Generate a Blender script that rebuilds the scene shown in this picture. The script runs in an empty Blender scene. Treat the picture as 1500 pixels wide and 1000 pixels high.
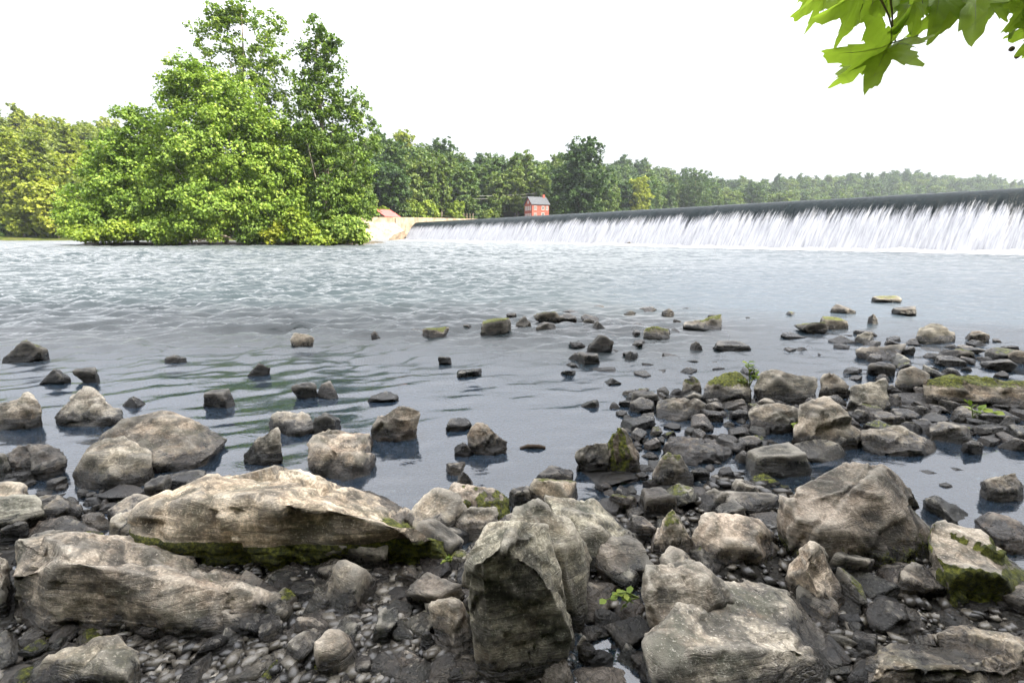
import bpy, bmesh, math, random, zlib
import numpy as np
from mathutils import Vector, Matrix

R = math.radians
scene = bpy.context.scene
COL = scene.collection

# ------------------------------------------------------------------ camera
CAM_Z = 1.3
PITCH = math.atan((500 - 345) / 750.0)
cam_d = bpy.data.cameras.new('camera')
cam_d.lens = 18.0
cam_d.sensor_width = 36.0
cam_d.clip_start = 0.05
cam_d.clip_end = 8000
cam = bpy.data.objects.new('camera', cam_d)
COL.objects.link(cam)
cam.location = (0, 0, CAM_Z)
cam.rotation_euler = (math.pi / 2 - PITCH, 0, 0)
scene.camera = cam

# ------------------------------------------------------------------ sky, sun, exposure
SKY_LOW, SKY_TOP = 1.6, 14.5
SUN_EL, SUN_AZ = 38.0, 118.0         # azimuth clockwise from the view direction (+Y)
world = bpy.data.worlds.new('World')
scene.world = world
world.use_nodes = True
wn, wl = world.node_tree.nodes, world.node_tree.links
wn.clear()
w_out = wn.new('ShaderNodeOutputWorld')
w_bg = wn.new('ShaderNodeBackground')
w_sky = wn.new('ShaderNodeTexSky')
w_sky.sky_type = 'NISHITA'
w_sky.sun_disc = False
w_sky.sun_elevation = R(SUN_EL)
w_sky.sun_rotation = R(SUN_AZ)
w_sky.air_density = 1.2
w_sky.dust_density = 4.0
w_sky.ozone_density = 1.0
w_mix = wn.new('ShaderNodeMix'); w_mix.data_type = 'RGBA'
w_mix.inputs[0].default_value = 0.92             # a bright overcast veil over the clear sky, brighter overhead than at the horizon
w_tc = wn.new('ShaderNodeTexCoord'); w_sep = wn.new('ShaderNodeSeparateXYZ'); wl.new(w_tc.outputs['Generated'], w_sep.inputs[0])
w_cl = wn.new('ShaderNodeMath'); w_cl.operation = 'MAXIMUM'; wl.new(w_sep.outputs[2], w_cl.inputs[0]); w_cl.inputs[1].default_value = 0.0
w_no = wn.new('ShaderNodeTexNoise'); w_no.inputs['Scale'].default_value = 2.2; w_no.inputs['Detail'].default_value = 5
w_mp = wn.new('ShaderNodeMapping'); w_mp.inputs['Scale'].default_value = (1, 1, 3.5); wl.new(w_tc.outputs['Generated'], w_mp.inputs[0]); wl.new(w_mp.outputs[0], w_no.inputs['Vector'])
w_ma = wn.new('ShaderNodeMath'); w_ma.operation = 'MULTIPLY_ADD'; w_pw = wn.new('ShaderNodeMath'); w_pw.operation = 'POWER'; wl.new(w_cl.outputs[0], w_pw.inputs[0]); w_pw.inputs[1].default_value = 1.3; wl.new(w_pw.outputs[0], w_ma.inputs[0]); w_ma.inputs[1].default_value = SKY_TOP - SKY_LOW; w_ma.inputs[2].default_value = SKY_LOW
w_cm = wn.new('ShaderNodeMath'); w_cm.operation = 'MULTIPLY_ADD'; wl.new(w_no.outputs[0], w_cm.inputs[0]); w_cm.inputs[1].default_value = 0.35; w_cm.inputs[2].default_value = 0.825
w_mu = wn.new('ShaderNodeMath'); w_mu.operation = 'MULTIPLY'; wl.new(w_ma.outputs[0], w_mu.inputs[0]); wl.new(w_cm.outputs[0], w_mu.inputs[1])
w_vm = wn.new('ShaderNodeVectorMath'); w_vm.operation = 'SCALE'; w_vm.inputs[0].default_value = (0.975, 0.985, 1.03); wl.new(w_mu.outputs[0], w_vm.inputs['Scale'])
wl.new(w_sky.outputs[0], w_mix.inputs[6]); wl.new(w_vm.outputs[0], w_mix.inputs[7])
wl.new(w_mix.outputs[2], w_bg.inputs[0])
w_bg.inputs[1].default_value = 0.10
wl.new(w_bg.outputs[0], w_out.inputs[0])

sun_d = bpy.data.lights.new('sun', 'SUN')
sun_d.energy = 4.0
sun_d.angle = R(3)
sun_d.color = (1.0, 0.90, 0.74)
sun = bpy.data.objects.new('sun', sun_d)
COL.objects.link(sun)
_sd = Vector((math.sin(R(SUN_AZ)) * math.cos(R(SUN_EL)), math.cos(R(SUN_AZ)) * math.cos(R(SUN_EL)), math.sin(R(SUN_EL))))
sun.rotation_euler = _sd.to_track_quat('Z', 'Y').to_euler()
sun.location = _sd * 60

scene.render.engine = 'CYCLES'
scene.cycles.use_denoising = True
scene.cycles.max_bounces = 8
scene.cycles.transparent_max_bounces = 8
scene.cycles.volume_bounces = 0
scene.cycles.use_adaptive_sampling = True
vs = scene.view_settings
vs.view_transform = 'Standard'
vs.look = 'None'
vs.gamma = 1
vs.use_curve_mapping = False
vs.exposure = 2.05

# ------------------------------------------------------------------ measuring helpers (photo pixel -> place in the world)
CP, SP = math.cos(PITCH), math.sin(PITCH)
def ray(px, py):
    u, v = (px - 750) / 750.0, (500 - py) / 750.0
    return np.array([u, CP + v * SP, -SP + v * CP])
def at_depth(px, py, Y):
    r = ray(px, py)
    t = Y / r[1]
    return np.array([0, 0, CAM_Z]) + r * t
def at_height(px, py, z):
    r = ray(px, py)
    t = (z - CAM_Z) / r[2]
    return np.array([0, 0, CAM_Z]) + r * t
def cam_depth(p):
    return p[1] * CP - (p[2] - CAM_Z) * SP
def proj(p):
    d = cam_depth(p)
    return 750 + 750 * p[0] / d, 500 - 750 * (p[1] * SP + (p[2] - CAM_Z) * CP) / d

# ------------------------------------------------------------------ numpy noise
def _h(ix, iy, iz, seed):
    h = (ix.astype(np.int64) * 374761393 + iy.astype(np.int64) * 668265263 + iz.astype(np.int64) * 2147483647 + seed * 1274126177) & 0xFFFFFFFF
    h = ((h ^ (h >> 13)) * 1274126177) & 0xFFFFFFFF
    h = ((h ^ (h >> 16)) * 2246822519) & 0xFFFFFFFF
    return ((h ^ (h >> 15)) & 0xFFFFFF) / float(0x7FFFFF) - 1.0
def vnoise(p, seed=0):
    f = np.floor(p)
    i = f.astype(np.int64)
    t = p - f
    t = t * t * t * (t * (t * 6 - 15) + 10)
    x, y, z = i[:, 0], i[:, 1], i[:, 2]
    tx, ty, tz = t[:, 0], t[:, 1], t[:, 2]
    def L(a, b, w): return a + (b - a) * w
    return L(L(L(_h(x, y, z, seed), _h(x + 1, y, z, seed), tx), L(_h(x, y + 1, z, seed), _h(x + 1, y + 1, z, seed), tx), ty),
             L(L(_h(x, y, z + 1, seed), _h(x + 1, y, z + 1, seed), tx), L(_h(x, y + 1, z + 1, seed), _h(x + 1, y + 1, z + 1, seed), tx), ty), tz)
_ROT = np.array(Matrix.Rotation(0.7, 3, Vector((0.4, 0.7, 0.6)).normalized()))
def fbm(p, oct=4, seed=0, ridged=False, gain=0.5):
    out = np.zeros(len(p)); a = 1.0; q = p.copy(); tot = 0
    for k in range(oct):
        n = vnoise(q, seed + k * 17)
        if ridged: n = 1 - 2 * np.abs(n)
        out += a * n; tot += a
        a *= gain
        q = (q * 2.03) @ _ROT.T + 3.7
    return out / tot
def sstep(a, b, x):
    t = np.clip((x - a) / (b - a), 0, 1)
    return t * t * (3 - 2 * t)

# ------------------------------------------------------------------ object helpers
def tag(o, label=None, cat=None, group=None, kind=None):
    if label: o['label'] = label
    if cat: o['category'] = cat
    if group: o['group'] = group
    if kind: o['kind'] = kind
    return o
def empty(name, loc, label, cat, group=None):
    o = bpy.data.objects.new(name, None)
    o.empty_display_size = 0.2
    COL.objects.link(o)
    o.location = loc
    return tag(o, label, cat, group)
def mesh_np(name, verts, faces, mats, smooth=True, attrs=None, mat_idx=None):
    """verts n x 3, faces m x k (k = 3 or 4) or a list of such arrays"""
    me = bpy.data.meshes.new(name)
    if not isinstance(faces, list): faces = [faces]
    faces = [np.asarray(f, dtype=np.int32) for f in faces if len(f)]
    verts = np.asarray(verts, dtype=np.float32)
    nl = sum(f.size for f in faces); nf = sum(len(f) for f in faces)
    me.vertices.add(len(verts)); me.vertices.foreach_set('co', verts.ravel())
    me.loops.add(nl); me.loops.foreach_set('vertex_index', np.concatenate([f.ravel() for f in faces]))
    me.polygons.add(nf)
    tot = np.concatenate([np.full(len(f), f.shape[1], dtype=np.int32) for f in faces])
    st = np.concatenate([[0], np.cumsum(tot)[:-1]]).astype(np.int32)
    me.polygons.foreach_set('loop_start', st)
    try: me.polygons.foreach_set('loop_total', tot)
    except Exception: pass
    me.polygons.foreach_set('use_smooth', np.full(nf, smooth, dtype=bool))
    if not isinstance(mats, (list, tuple)): mats = [mats]
    for m in mats: me.materials.append(m)
    if mat_idx is not None: me.polygons.foreach_set('material_index', np.asarray(mat_idx, dtype=np.int32))
    me.update(calc_edges=True)
    for k, v in (attrs or {}).items():
        a = me.attributes.new(k, 'FLOAT', 'POINT')
        a.data.foreach_set('value', np.asarray(v, dtype=np.float32))
    return me
def obj(name, me, parent=None, loc=None):
    o = bpy.data.objects.new(name, me)
    COL.objects.link(o)
    if loc is not None: o.location = loc
    if parent is not None: o.parent = parent
    return o
def grid_faces(nu, nv):
    i = np.arange((nu - 1) * (nv - 1))
    r, c = i // (nv - 1), i % (nv - 1)
    a = r * nv + c
    return np.stack([a, a + 1, a + nv + 1, a + nv], 1)
def tube(path, radii, n=7):
    path = np.asarray(path, float)
    V = []
    for k in range(len(path)):
        t = path[min(k + 1, len(path) - 1)] - path[max(k - 1, 0)]
        t = t / (np.linalg.norm(t) + 1e-9)
        a = np.cross(t, [0.31, 0.22, 0.92] if abs(t[2]) < 0.9 else [1, 0.1, 0])
        a /= np.linalg.norm(a); b = np.cross(t, a)
        for j in range(n):
            th = 2 * math.pi * j / n
            V.append(path[k] + radii[k] * (math.cos(th) * a + math.sin(th) * b))
    F = []
    for k in range(len(path) - 1):
        for j in range(n):
            F.append((k * n + j, k * n + (j + 1) % n, (k + 1) * n + (j + 1) % n, (k + 1) * n + j))
    return np.array(V), np.array(F, dtype=np.int32)
class Acc:
    def __init__(s): s.v = []; s.f = {3: [], 4: []}; s.n = 0; s.at = []
    def add(s, v, f, at=0.0):
        f = np.asarray(f, dtype=np.int32)
        s.v.append(np.asarray(v, float)); s.f[f.shape[1]].append(f + s.n); s.n += len(v)
        s.at.append(np.broadcast_to(np.asarray(at, float), (len(v),)))
    def box(s, lo, hi):
        x0, y0, z0 = lo; x1, y1, z1 = hi
        v = [(x0, y0, z0), (x1, y0, z0), (x1, y1, z0), (x0, y1, z0), (x0, y0, z1), (x1, y0, z1), (x1, y1, z1), (x0, y1, z1)]
        s.add(v, [(0, 3, 2, 1), (4, 5, 6, 7), (0, 1, 5, 4), (1, 2, 6, 5), (2, 3, 7, 6), (3, 0, 4, 7)])
    def mesh(s, name, mats, smooth=True, attr=None):
        fs = [np.concatenate(s.f[k]) for k in (3, 4) if s.f[k]]
        return mesh_np(name, np.concatenate(s.v), fs, mats, smooth, {attr: np.concatenate(s.at)} if attr else None)

# ------------------------------------------------------------------ materials
class NT:
    def __init__(s, name):
        s.m = bpy.data.materials.new(name); s.m.use_nodes = True
        s.t = s.m.node_tree; s.t.nodes.clear()
        s.out = s.n('ShaderNodeOutputMaterial')
    def n(s, typ, **kw):
        nd = s.t.nodes.new(typ)
        for k, v in kw.items(): setattr(nd, k, v)
        return nd
    def l(s, a, b): s.t.links.new(a, b)
    def val(s, sock, v):
        if isinstance(v, bpy.types.NodeSocket): s.l(v, sock)
        else: sock.default_value = v
    def math(s, op, a, b=0.0, c=None, clamp=False):
        nd = s.n('ShaderNodeMath', operation=op, use_clamp=clamp)
        s.val(nd.inputs[0], a); s.val(nd.inputs[1], b)
        if c is not None: s.val(nd.inputs[2], c)
        return nd.outputs[0]
    def noise(s, vec, scale, detail=4, rough=0.55, dist=0.0):
        nd = s.n('ShaderNodeTexNoise')
        if vec is not None: s.l(vec, nd.inputs['Vector'])
        nd.inputs['Scale'].default_value = scale; nd.inputs['Detail'].default_value = detail
        nd.inputs['Roughness'].default_value = rough; nd.inputs['Distortion'].default_value = dist
        return nd.outputs['Fac']
    def ramp(s, fac, stops):
        nd = s.n('ShaderNodeValToRGB'); cr = nd.color_ramp
        while len(cr.elements) < len(stops): cr.elements.new(0.5)
        for e, (p, c) in zip(cr.elements, stops):
            e.position = p; e.color = (c[0], c[1], c[2], 1) if not isinstance(c, (int, float)) else (c, c, c, 1)
        s.l(fac, nd.inputs[0]); return nd.outputs[0]
    def mix(s, fac, a, b, mode='MIX'):
        nd = s.n('ShaderNodeMix', data_type='RGBA', blend_type=mode)
        s.val(nd.inputs[0], fac)
        s.val(nd.inputs[6], a if isinstance(a, bpy.types.NodeSocket) else (*a[:3], 1))
        s.val(nd.inputs[7], b if isinstance(b, bpy.types.NodeSocket) else (*b[:3], 1))
        return nd.outputs[2]
    def attr(s, name, typ='GEOMETRY'):
        nd = s.n('ShaderNodeAttribute', attribute_name=name, attribute_type=typ); return nd.outputs['Fac']
    def bump(s, h, strength=0.5, dist=0.01, normal=None):
        nd = s.n('ShaderNodeBump'); nd.inputs['Strength'].default_value = strength; nd.inputs['Distance'].default_value = dist
        s.l(h, nd.inputs['Height'])
        if normal is not None: s.l(normal, nd.inputs['Normal'])
        return nd.outputs[0]
    def bsdf(s, color, rough=0.8, normal=None, spec=0.5, **kw):
        nd = s.n('ShaderNodeBsdfPrincipled')
        s.val(nd.inputs['Base Color'], color if isinstance(color, bpy.types.NodeSocket) else (*color[:3], 1))
        s.val(nd.inputs['Roughness'], rough); s.val(nd.inputs['Specular IOR Level'], spec)
        if normal is not None: s.l(normal, nd.inputs['Normal'])
        return nd.outputs[0]
    def done(s, sh): s.l(sh, s.out.inputs[0]); return s.m

def mat_rock():
    k = NT('rock')
    tc = k.n('ShaderNodeTexCoord'); geo = k.n('ShaderNodeNewGeometry'); oi = k.n('ShaderNodeObjectInfo')
    P = geo.outputs['Position']
    off = k.n('ShaderNodeVectorMath', operation='MULTIPLY_ADD')      # each rock cuts the stone pattern elsewhere
    k.l(P, off.inputs[0]); off.inputs[1].default_value = (1, 1, 1)
    cx = k.n('ShaderNodeCombineXYZ')
    for i, m in enumerate((37.0, 61.0, 23.0)): k.l(k.math('MULTIPLY', oi.outputs['Random'], m), cx.inputs[i])
    k.l(cx.outputs[0], off.inputs[2]); V = off.outputs[0]
    big = k.noise(V, 4.5, 5, 0.6, 0.4); mid = k.noise(V, 17, 6, 0.65, 0.6); fine = k.noise(V, 95, 5, 0.7); grit = k.noise(V, 330, 3, 0.7)
    st = k.n('ShaderNodeMapping'); st.inputs['Rotation'].default_value = (0.5, 0.35, 0.2); st.inputs['Scale'].default_value = (2.2, 2.2, 22)
    k.l(V, st.inputs[0]); strata = k.noise(st.outputs[0], 1.5, 5, 0.6, 0.8)
    tone = k.attr('tone', 'OBJECT')
    f = k.math('ADD', k.math('MULTIPLY', big, 0.68), k.math('MULTIPLY', mid, 0.32))
    f = k.math('ADD', f, k.math('MULTIPLY', k.math('SUBTRACT', strata, 0.5), 0.35))
    base = k.ramp(f, [(0.39, (0.028, 0.026, 0.020)), (0.46, (0.120, 0.107, 0.085)), (0.525, (0.355, 0.308, 0.238)), (0.62, (0.68, 0.605, 0.495))])
    base = k.mix(k.ramp(k.noise(V, 7.5, 4, 0.6), [(0.52, 0), (0.68, 0.4)]), base, (0.34, 0.245, 0.16))        # iron-brown weathering
    base = k.mix(k.ramp(k.noise(V, 5.5, 5, 0.65, 0.5), [(0.50, 0), (0.64, 0.8)]), base, (0.062, 0.066, 0.045))       # grey-green algae
    base = k.mix(k.ramp(fine, [(0.40, 0.55), (0.62, 0)]), base, (0.075, 0.068, 0.055))
    base = k.mix(k.ramp(fine, [(0.56, 0), (0.72, 0.55)]), base, (0.68, 0.63, 0.55))
    vein = k.ramp(k.math('ABSOLUTE', k.math('SUBTRACT', strata, 0.5)), [(0.0, 0.55), (0.03, 0)])
    base = k.mix(k.math('MULTIPLY', vein, k.ramp(k.noise(V, 3.3, 3, 0.5), [(0.5, 0), (0.6, 1)])), base, (0.05, 0.042, 0.034))
    base = k.mix(0.6, base, k.mix(1.0, base, k.ramp(oi.outputs['Random'], [(0.0, (1.15, 0.98, 0.78)), (0.35, (1.0, 1.0, 0.98)), (0.65, (1.12, 0.93, 0.80)), (1.0, (0.88, 1.0, 0.88))]), 'MULTIPLY'))
    sep = k.n('ShaderNodeSeparateXYZ'); k.l(P, sep.inputs[0])
    # tone: < 1 dark wet stone, > 1 bleached pale stone
    tm = k.n('ShaderNodeCombineXYZ')
    for i in range(3): k.l(tone, tm.inputs[i])
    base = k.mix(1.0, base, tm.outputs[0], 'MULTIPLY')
    # wet band above the water line
    wet = k.math('SUBTRACT', 1.0, k.math('DIVIDE', k.math('SUBTRACT', sep.outputs[2], k.math('ADD', 0.045, k.math('MULTIPLY', k.math('SUBTRACT', mid, 0.42), 0.22))), 0.035), clamp=True)
    wet = k.math('MAXIMUM', wet, k.attr('wet', 'OBJECT'))
    # moss
    mo = k.attr('moss'); mamt = k.attr('mossy', 'OBJECT')
    mm = k.math('MULTIPLY', mo, mamt)
    mfac = k.ramp(k.math('ADD', mm, k.math('MULTIPLY', k.math('SUBTRACT', k.noise(V, 26, 6, 0.7), 0.5), 0.9)), [(0.42, 0), (0.56, 1)])
    mcol = k.ramp(k.noise(V, 60, 5, 0.7), [(0.32, (0.020, 0.028, 0.006)), (0.48, (0.085, 0.095, 0.014)), (0.64, (0.26, 0.27, 0.035))])
    wb = k.mix(wet, base, k.mix(1.0, base, (0.17, 0.17, 0.175), 'MULTIPLY'))
    pt = k.ramp(geo.outputs['Pointiness'], [(0.50, 0), (0.56, 0.55)])          # pale worn edges
    wb = k.mix(k.math('MULTIPLY', pt, k.math('SUBTRACT', 1.0, wet)), wb, k.mix(0.6, wb, (0.66, 0.60, 0.50)))
    col = k.mix(mfac, wb, mcol)
    rough = k.math('SUBTRACT', 0.86, k.math('MULTIPLY', wet, 0.62))
    h = k.math('ADD', k.math('MULTIPLY', fine, 0.6), k.math('MULTIPLY', mid, 0.9))
    h = k.math('ADD', h, k.math('MULTIPLY', grit, 0.22))
    h = k.math('ADD', h, k.math('MULTIPLY', strata, 0.8))
    h = k.math('SUBTRACT', h, k.math('MULTIPLY', vein, 0.5))
    b = k.bump(h, 0.8, 0.013)
    b = k.bump(k.math('MULTIPLY', k.noise(V, 420, 3, 0.8), mfac), 0.9, 0.012, b)
    return k.done(k.bsdf(col, rough, b, 0.45))

def mat_bed():
    k = NT('wet_gravel')
    geo = k.n('ShaderNodeNewGeometry'); V = geo.outputs['Position']
    vo = k.n('ShaderNodeTexVoronoi'); k.l(V, vo.inputs['Vector']); vo.inputs['Scale'].default_value = 34
    n = k.noise(V, 12, 5, 0.6)
    c = k.ramp(n, [(0.3, (0.012, 0.011, 0.009)), (0.55, (0.03, 0.027, 0.022)), (0.75, (0.06, 0.053, 0.042))])
    c = k.mix(0.5, c, k.ramp(vo.outputs['Color'], [(0.0, (0.015, 0.014, 0.012)), (1.0, (0.08, 0.07, 0.055))]))
    sep = k.n('ShaderNodeSeparateXYZ'); k.l(V, sep.inputs[0])
    up = k.ramp(sep.outputs[2], [(0.15, 0), (0.5, 1)])
    c = k.mix(up, c, k.ramp(k.noise(V, 3, 6, 0.7), [(0.35, (0.05, 0.045, 0.025)), (0.65, (0.07, 0.09, 0.03))]))
    h = k.math('ADD', k.math('MULTIPLY', vo.outputs['Distance'], -1.0), k.math('MULTIPLY', k.noise(V, 90, 4, 0.6), 0.4))
    return k.done(k.bsdf(k.mix(0.5, c, (0.006, 0.006, 0.005)), 0.4, k.bump(h, 1.0, 0.03), 0.3))

def mat_ground():
    k = NT('bank_soil_and_grass')
    geo = k.n('ShaderNodeNewGeometry'); V = geo.outputs['Position']
    c = k.ramp(k.noise(V, 0.25, 8, 0.7), [(0.3, (0.035, 0.055, 0.012)), (0.5, (0.08, 0.10, 0.02)), (0.7, (0.16, 0.155, 0.04))])
    c = k.mix(k.ramp(k.noise(V, 0.9, 5, 0.6), [(0.55, 0), (0.7, 0.7)]), c, (0.13, 0.10, 0.06))
    return k.done(k.bsdf(c, 0.95, k.bump(k.noise(V, 3, 8, 0.75), 1.0, 0.4), 0.1))

def mat_leaf(name, cols, trans=0.28, var=0.5):
    """cols: dark, mid, light foliage colour; a per-leaf tint and the tree's own random shift choose between them"""
    k = NT(name)
    oi = k.n('ShaderNodeObjectInfo')
    t = k.attr('tint')
    t = k.math('ADD', k.math('MULTIPLY', t, 1 - 0.5 * var), k.math('MULTIPLY', oi.outputs['Random'], 0.5 * var))
    c = k.ramp(t, [(0.05, cols[0]), (0.5, cols[1]), (0.95, cols[2])])
    d = k.bsdf(c, 0.55, None, 0.35)
    tr = k.n('ShaderNodeBsdfTranslucent'); k.l(k.mix(1.0, c, (1.25, 1.35, 0.5), 'MULTIPLY'), tr.inputs[0])
    mx = k.n('ShaderNodeMixShader'); mx.inputs[0].default_value = trans
    k.l(d, mx.inputs[1]); k.l(tr.outputs[0], mx.inputs[2])
    return k.done(mx.outputs[0])

def mat_bark():
    k = NT('bark')
    geo = k.n('ShaderNodeNewGeometry'); V = geo.outputs['Position']
    c = k.ramp(k.noise(V, 2.0, 6, 0.7), [(0.35, (0.09, 0.075, 0.055)), (0.55, (0.22, 0.19, 0.15)), (0.7, (0.42, 0.39, 0.33))])
    return k.done(k.bsdf(c, 0.9, k.bump(k.noise(V, 9, 6, 0.7), 0.8, 0.05), 0.2))

def mat_water():
    k = NT('river_water')
    geo = k.n('ShaderNodeNewGeometry'); V = geo.outputs['Position']
    deep, foam, rap = k.attr('deep'), k.attr('foam'), k.attr('rapid')
    mp = k.n('ShaderNodeMapping'); mp.inputs['Scale'].default_value = (0.55, 1.0, 1.0); mp.inputs['Rotation'].default_value = (0, 0, 0.25); k.l(V, mp.inputs[0])
    W = mp.outputs[0]
    h = k.math('ADD', k.math('MULTIPLY', k.noise(W, 6, 4, 0.6, 0.8), 1.0), k.math('MULTIPLY', k.noise(W, 22, 2, 0.5, 0.5), 0.07))
    h = k.math('ADD', h, k.math('MULTIPLY', k.noise(W, 1.9, 4, 0.6, 0.6), k.math('MULTIPLY', rap, 3.6)))
    h = k.math('MULTIPLY', h, k.math('ADD', 0.24, k.math('MULTIPLY', rap, 1.0)))
    bd = k.n('ShaderNodeBump'); bd.inputs['Strength'].default_value = 0.34; bd.inputs['Distance'].default_value = 0.030
    k.l(h, bd.inputs['Height'])
    fr = k.n('ShaderNodeFresnel'); fr.inputs['IOR'].default_value = 1.85; k.l(bd.outputs[0], fr.inputs['Normal'])
    gl = k.n('ShaderNodeBsdfGlossy'); k.val(gl.inputs['Roughness'], k.math('ADD', 0.04, k.math('MULTIPLY', k.math('MAXIMUM', k.math('SUBTRACT', rap, 0.12), 0.0), 0.42))); gl.inputs[0].default_value = (1, 1, 1, 1); k.l(bd.outputs[0], gl.inputs['Normal'])
    tp = k.n('ShaderNodeBsdfTransparent'); tp.inputs[0].default_value = (0.66, 0.78, 0.84, 1)
    df = k.n('ShaderNodeBsdfDiffuse'); k.l(k.mix(k.ramp(rap, [(0.2, 0), (0.75, 1)]), (0.036, 0.057, 0.086), (0.006, 0.017, 0.020)), df.inputs[0])
    m1 = k.n('ShaderNodeMixShader'); k.l(deep, m1.inputs[0]); k.l(tp.outputs[0], m1.inputs[1]); k.l(df.outputs[0], m1.inputs[2])
    m2 = k.n('ShaderNodeMixShader'); k.l(k.math('MULTIPLY', fr.outputs[0], k.math('SUBTRACT', 1.0, k.math('MULTIPLY', rap, 0.56))), m2.inputs[0]); k.l(m1.outputs[0], m2.inputs[1]); k.l(gl.outputs[0], m2.inputs[2])
    fo = k.n('ShaderNodeBsdfDiffuse'); fo.inputs[0].default_value = (0.42, 0.43, 0.45, 1); k.l(bd.outputs[0], fo.inputs['Normal'])
    fn = k.ramp(k.math('ADD', foam, k.math('MULTIPLY', k.math('SUBTRACT', k.noise(W, 9, 6, 0.72, 1.0), 0.5), 1.1)), [(0.42, 0), (0.75, 0.95)])
    m3 = k.n('ShaderNodeMixShader'); k.l(fn, m3.inputs[0]); k.l(m2.outputs[0], m3.inputs[1]); k.l(fo.outputs[0], m3.inputs[2])
    return k.done(m3.outputs[0])

def mat_fall():
    k = NT('falling_water')
    s, t = k.attr('along'), k.attr('drop')
    cx = k.n('ShaderNodeCombineXYZ'); k.l(k.math('MULTIPLY', s, 1.0), cx.inputs[0]); k.l(k.math('MULTIPLY', t, 0.55), cx.inputs[1])
    n = k.noise(cx.outputs[0], 4.2, 8, 0.78, 0.2)
    n2 = k.noise(cx.outputs[0], 0.35, 3, 0.5)
    e = k.math('ADD', k.math('MULTIPLY', k.math('SUBTRACT', t, 0.40), 2.6), k.math('MULTIPLY', k.math('SUBTRACT', n, 0.5), 2.3))
    e = k.math('ADD', e, k.math('MULTIPLY', k.math('SUBTRACT', n2, 0.5), 1.0))
    fac = k.ramp(e, [(0.06, 0), (0.55, 1)])
    dark = k.bsdf(k.ramp(n, [(0.3, (0.002, 0.005, 0.006)), (0.7, (0.009, 0.017, 0.020))]), 0.22, k.bump(n, 0.8, 0.22), 0.05)
    white = k.bsdf(k.ramp(n, [(0.34, (0.20, 0.205, 0.22)), (0.60, (0.46, 0.46, 0.475))]), 0.8, k.bump(n, 0.6, 0.12), 0.2)
    mx = k.n('ShaderNodeMixShader'); k.l(fac, mx.inputs[0]); k.l(dark, mx.inputs[1]); k.l(white, mx.inputs[2])
    return k.done(mx.outputs[0])

def mat_plain(name, c0, c1, scale=4, rough=0.85, bump=0.3, dist=0.02, spec=0.3):
    k = NT(name)
    geo = k.n('ShaderNodeNewGeometry'); V = geo.outputs['Position']
    n = k.noise(V, scale, 7, 0.65)
    return k.done(k.bsdf(k.ramp(n, [(0.35, c0), (0.65, c1)]), rough, k.bump(n, bump, dist), spec))

M_ROCK, M_BED, M_GROUND, M_BARK = mat_rock(), mat_bed(), mat_ground(), mat_bark()
M_WATER, M_FALL = mat_water(), mat_fall()
M_CONC = mat_plain('weathered_concrete', (0.15, 0.115, 0.08), (0.36, 0.29, 0.215), 0.7)
M_BRICK = mat_plain('red_brick', (0.19, 0.048, 0.034), (0.28, 0.085, 0.060), 3.0)
M_SLATE = mat_plain('slate_roof', (0.045, 0.05, 0.06), (0.085, 0.09, 0.10), 3.0)
M_REDROOF = mat_plain('red_metal_roof', (0.42, 0.075, 0.075), (0.52, 0.11, 0.10), 1.5, 0.6)
def mat_pebble():
    k = NT('wet_pebbles')
    geo = k.n('ShaderNodeNewGeometry'); V = geo.outputs['Position']
    c = k.ramp(geo.outputs['Random Per Island'], [(0.0, (0.020, 0.019, 0.018)), (0.45, (0.050, 0.045, 0.038)), (0.75, (0.10, 0.088, 0.07)), (0.94, (0.16, 0.145, 0.12)), (1.0, (0.28, 0.25, 0.205))])
    c = k.mix(0.6, c, k.ramp(k.noise(V, 150, 4, .6), [(.3, .45), (.7, 1.3)]), 'MULTIPLY')
    return k.done(k.bsdf(c, 0.22, k.bump(k.noise(V, 260, 3, .6), .3, .004), 0.5))
M_PEBBLE = mat_pebble()
M_WHITE = mat_plain('white_paint', (0.70, 0.68, 0.64), (0.8, 0.78, 0.74), 2.0)
M_GLASS = mat_plain('dark_window_glass', (0.03, 0.035, 0.04), (0.05, 0.055, 0.06), 1.0, 0.1, 0.0)
M_WOOD = mat_plain('wet_driftwood', (0.03, 0.022, 0.016), (0.07, 0.05, 0.035), 20)
LEAF_MAPLE = mat_leaf('maple_leaves', ((0.045, 0.095, 0.012), (0.150, 0.240, 0.028), (0.32, 0.40, 0.075)))
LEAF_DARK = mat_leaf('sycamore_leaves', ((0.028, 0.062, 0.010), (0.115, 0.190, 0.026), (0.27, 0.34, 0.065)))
LEAF_LIME = mat_leaf('shrub_leaves', ((0.070, 0.120, 0.010), (0.150, 0.215, 0.018), (0.26, 0.30, 0.035)))
LEAF_GOLD = mat_leaf('sunlit_tint_leaves', ((0.055, 0.085, 0.008), (0.145, 0.185, 0.016), (0.29, 0.31, 0.035)), 0.35, 1.0)  # warm sunlight on the far woods is put into this leaf colour
LEAF_WOOD = mat_leaf('woodland_leaves', ((0.012, 0.036, 0.009), (0.052, 0.100, 0.018), (0.140, 0.180, 0.034)), 0.3, 1.0)

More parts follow.
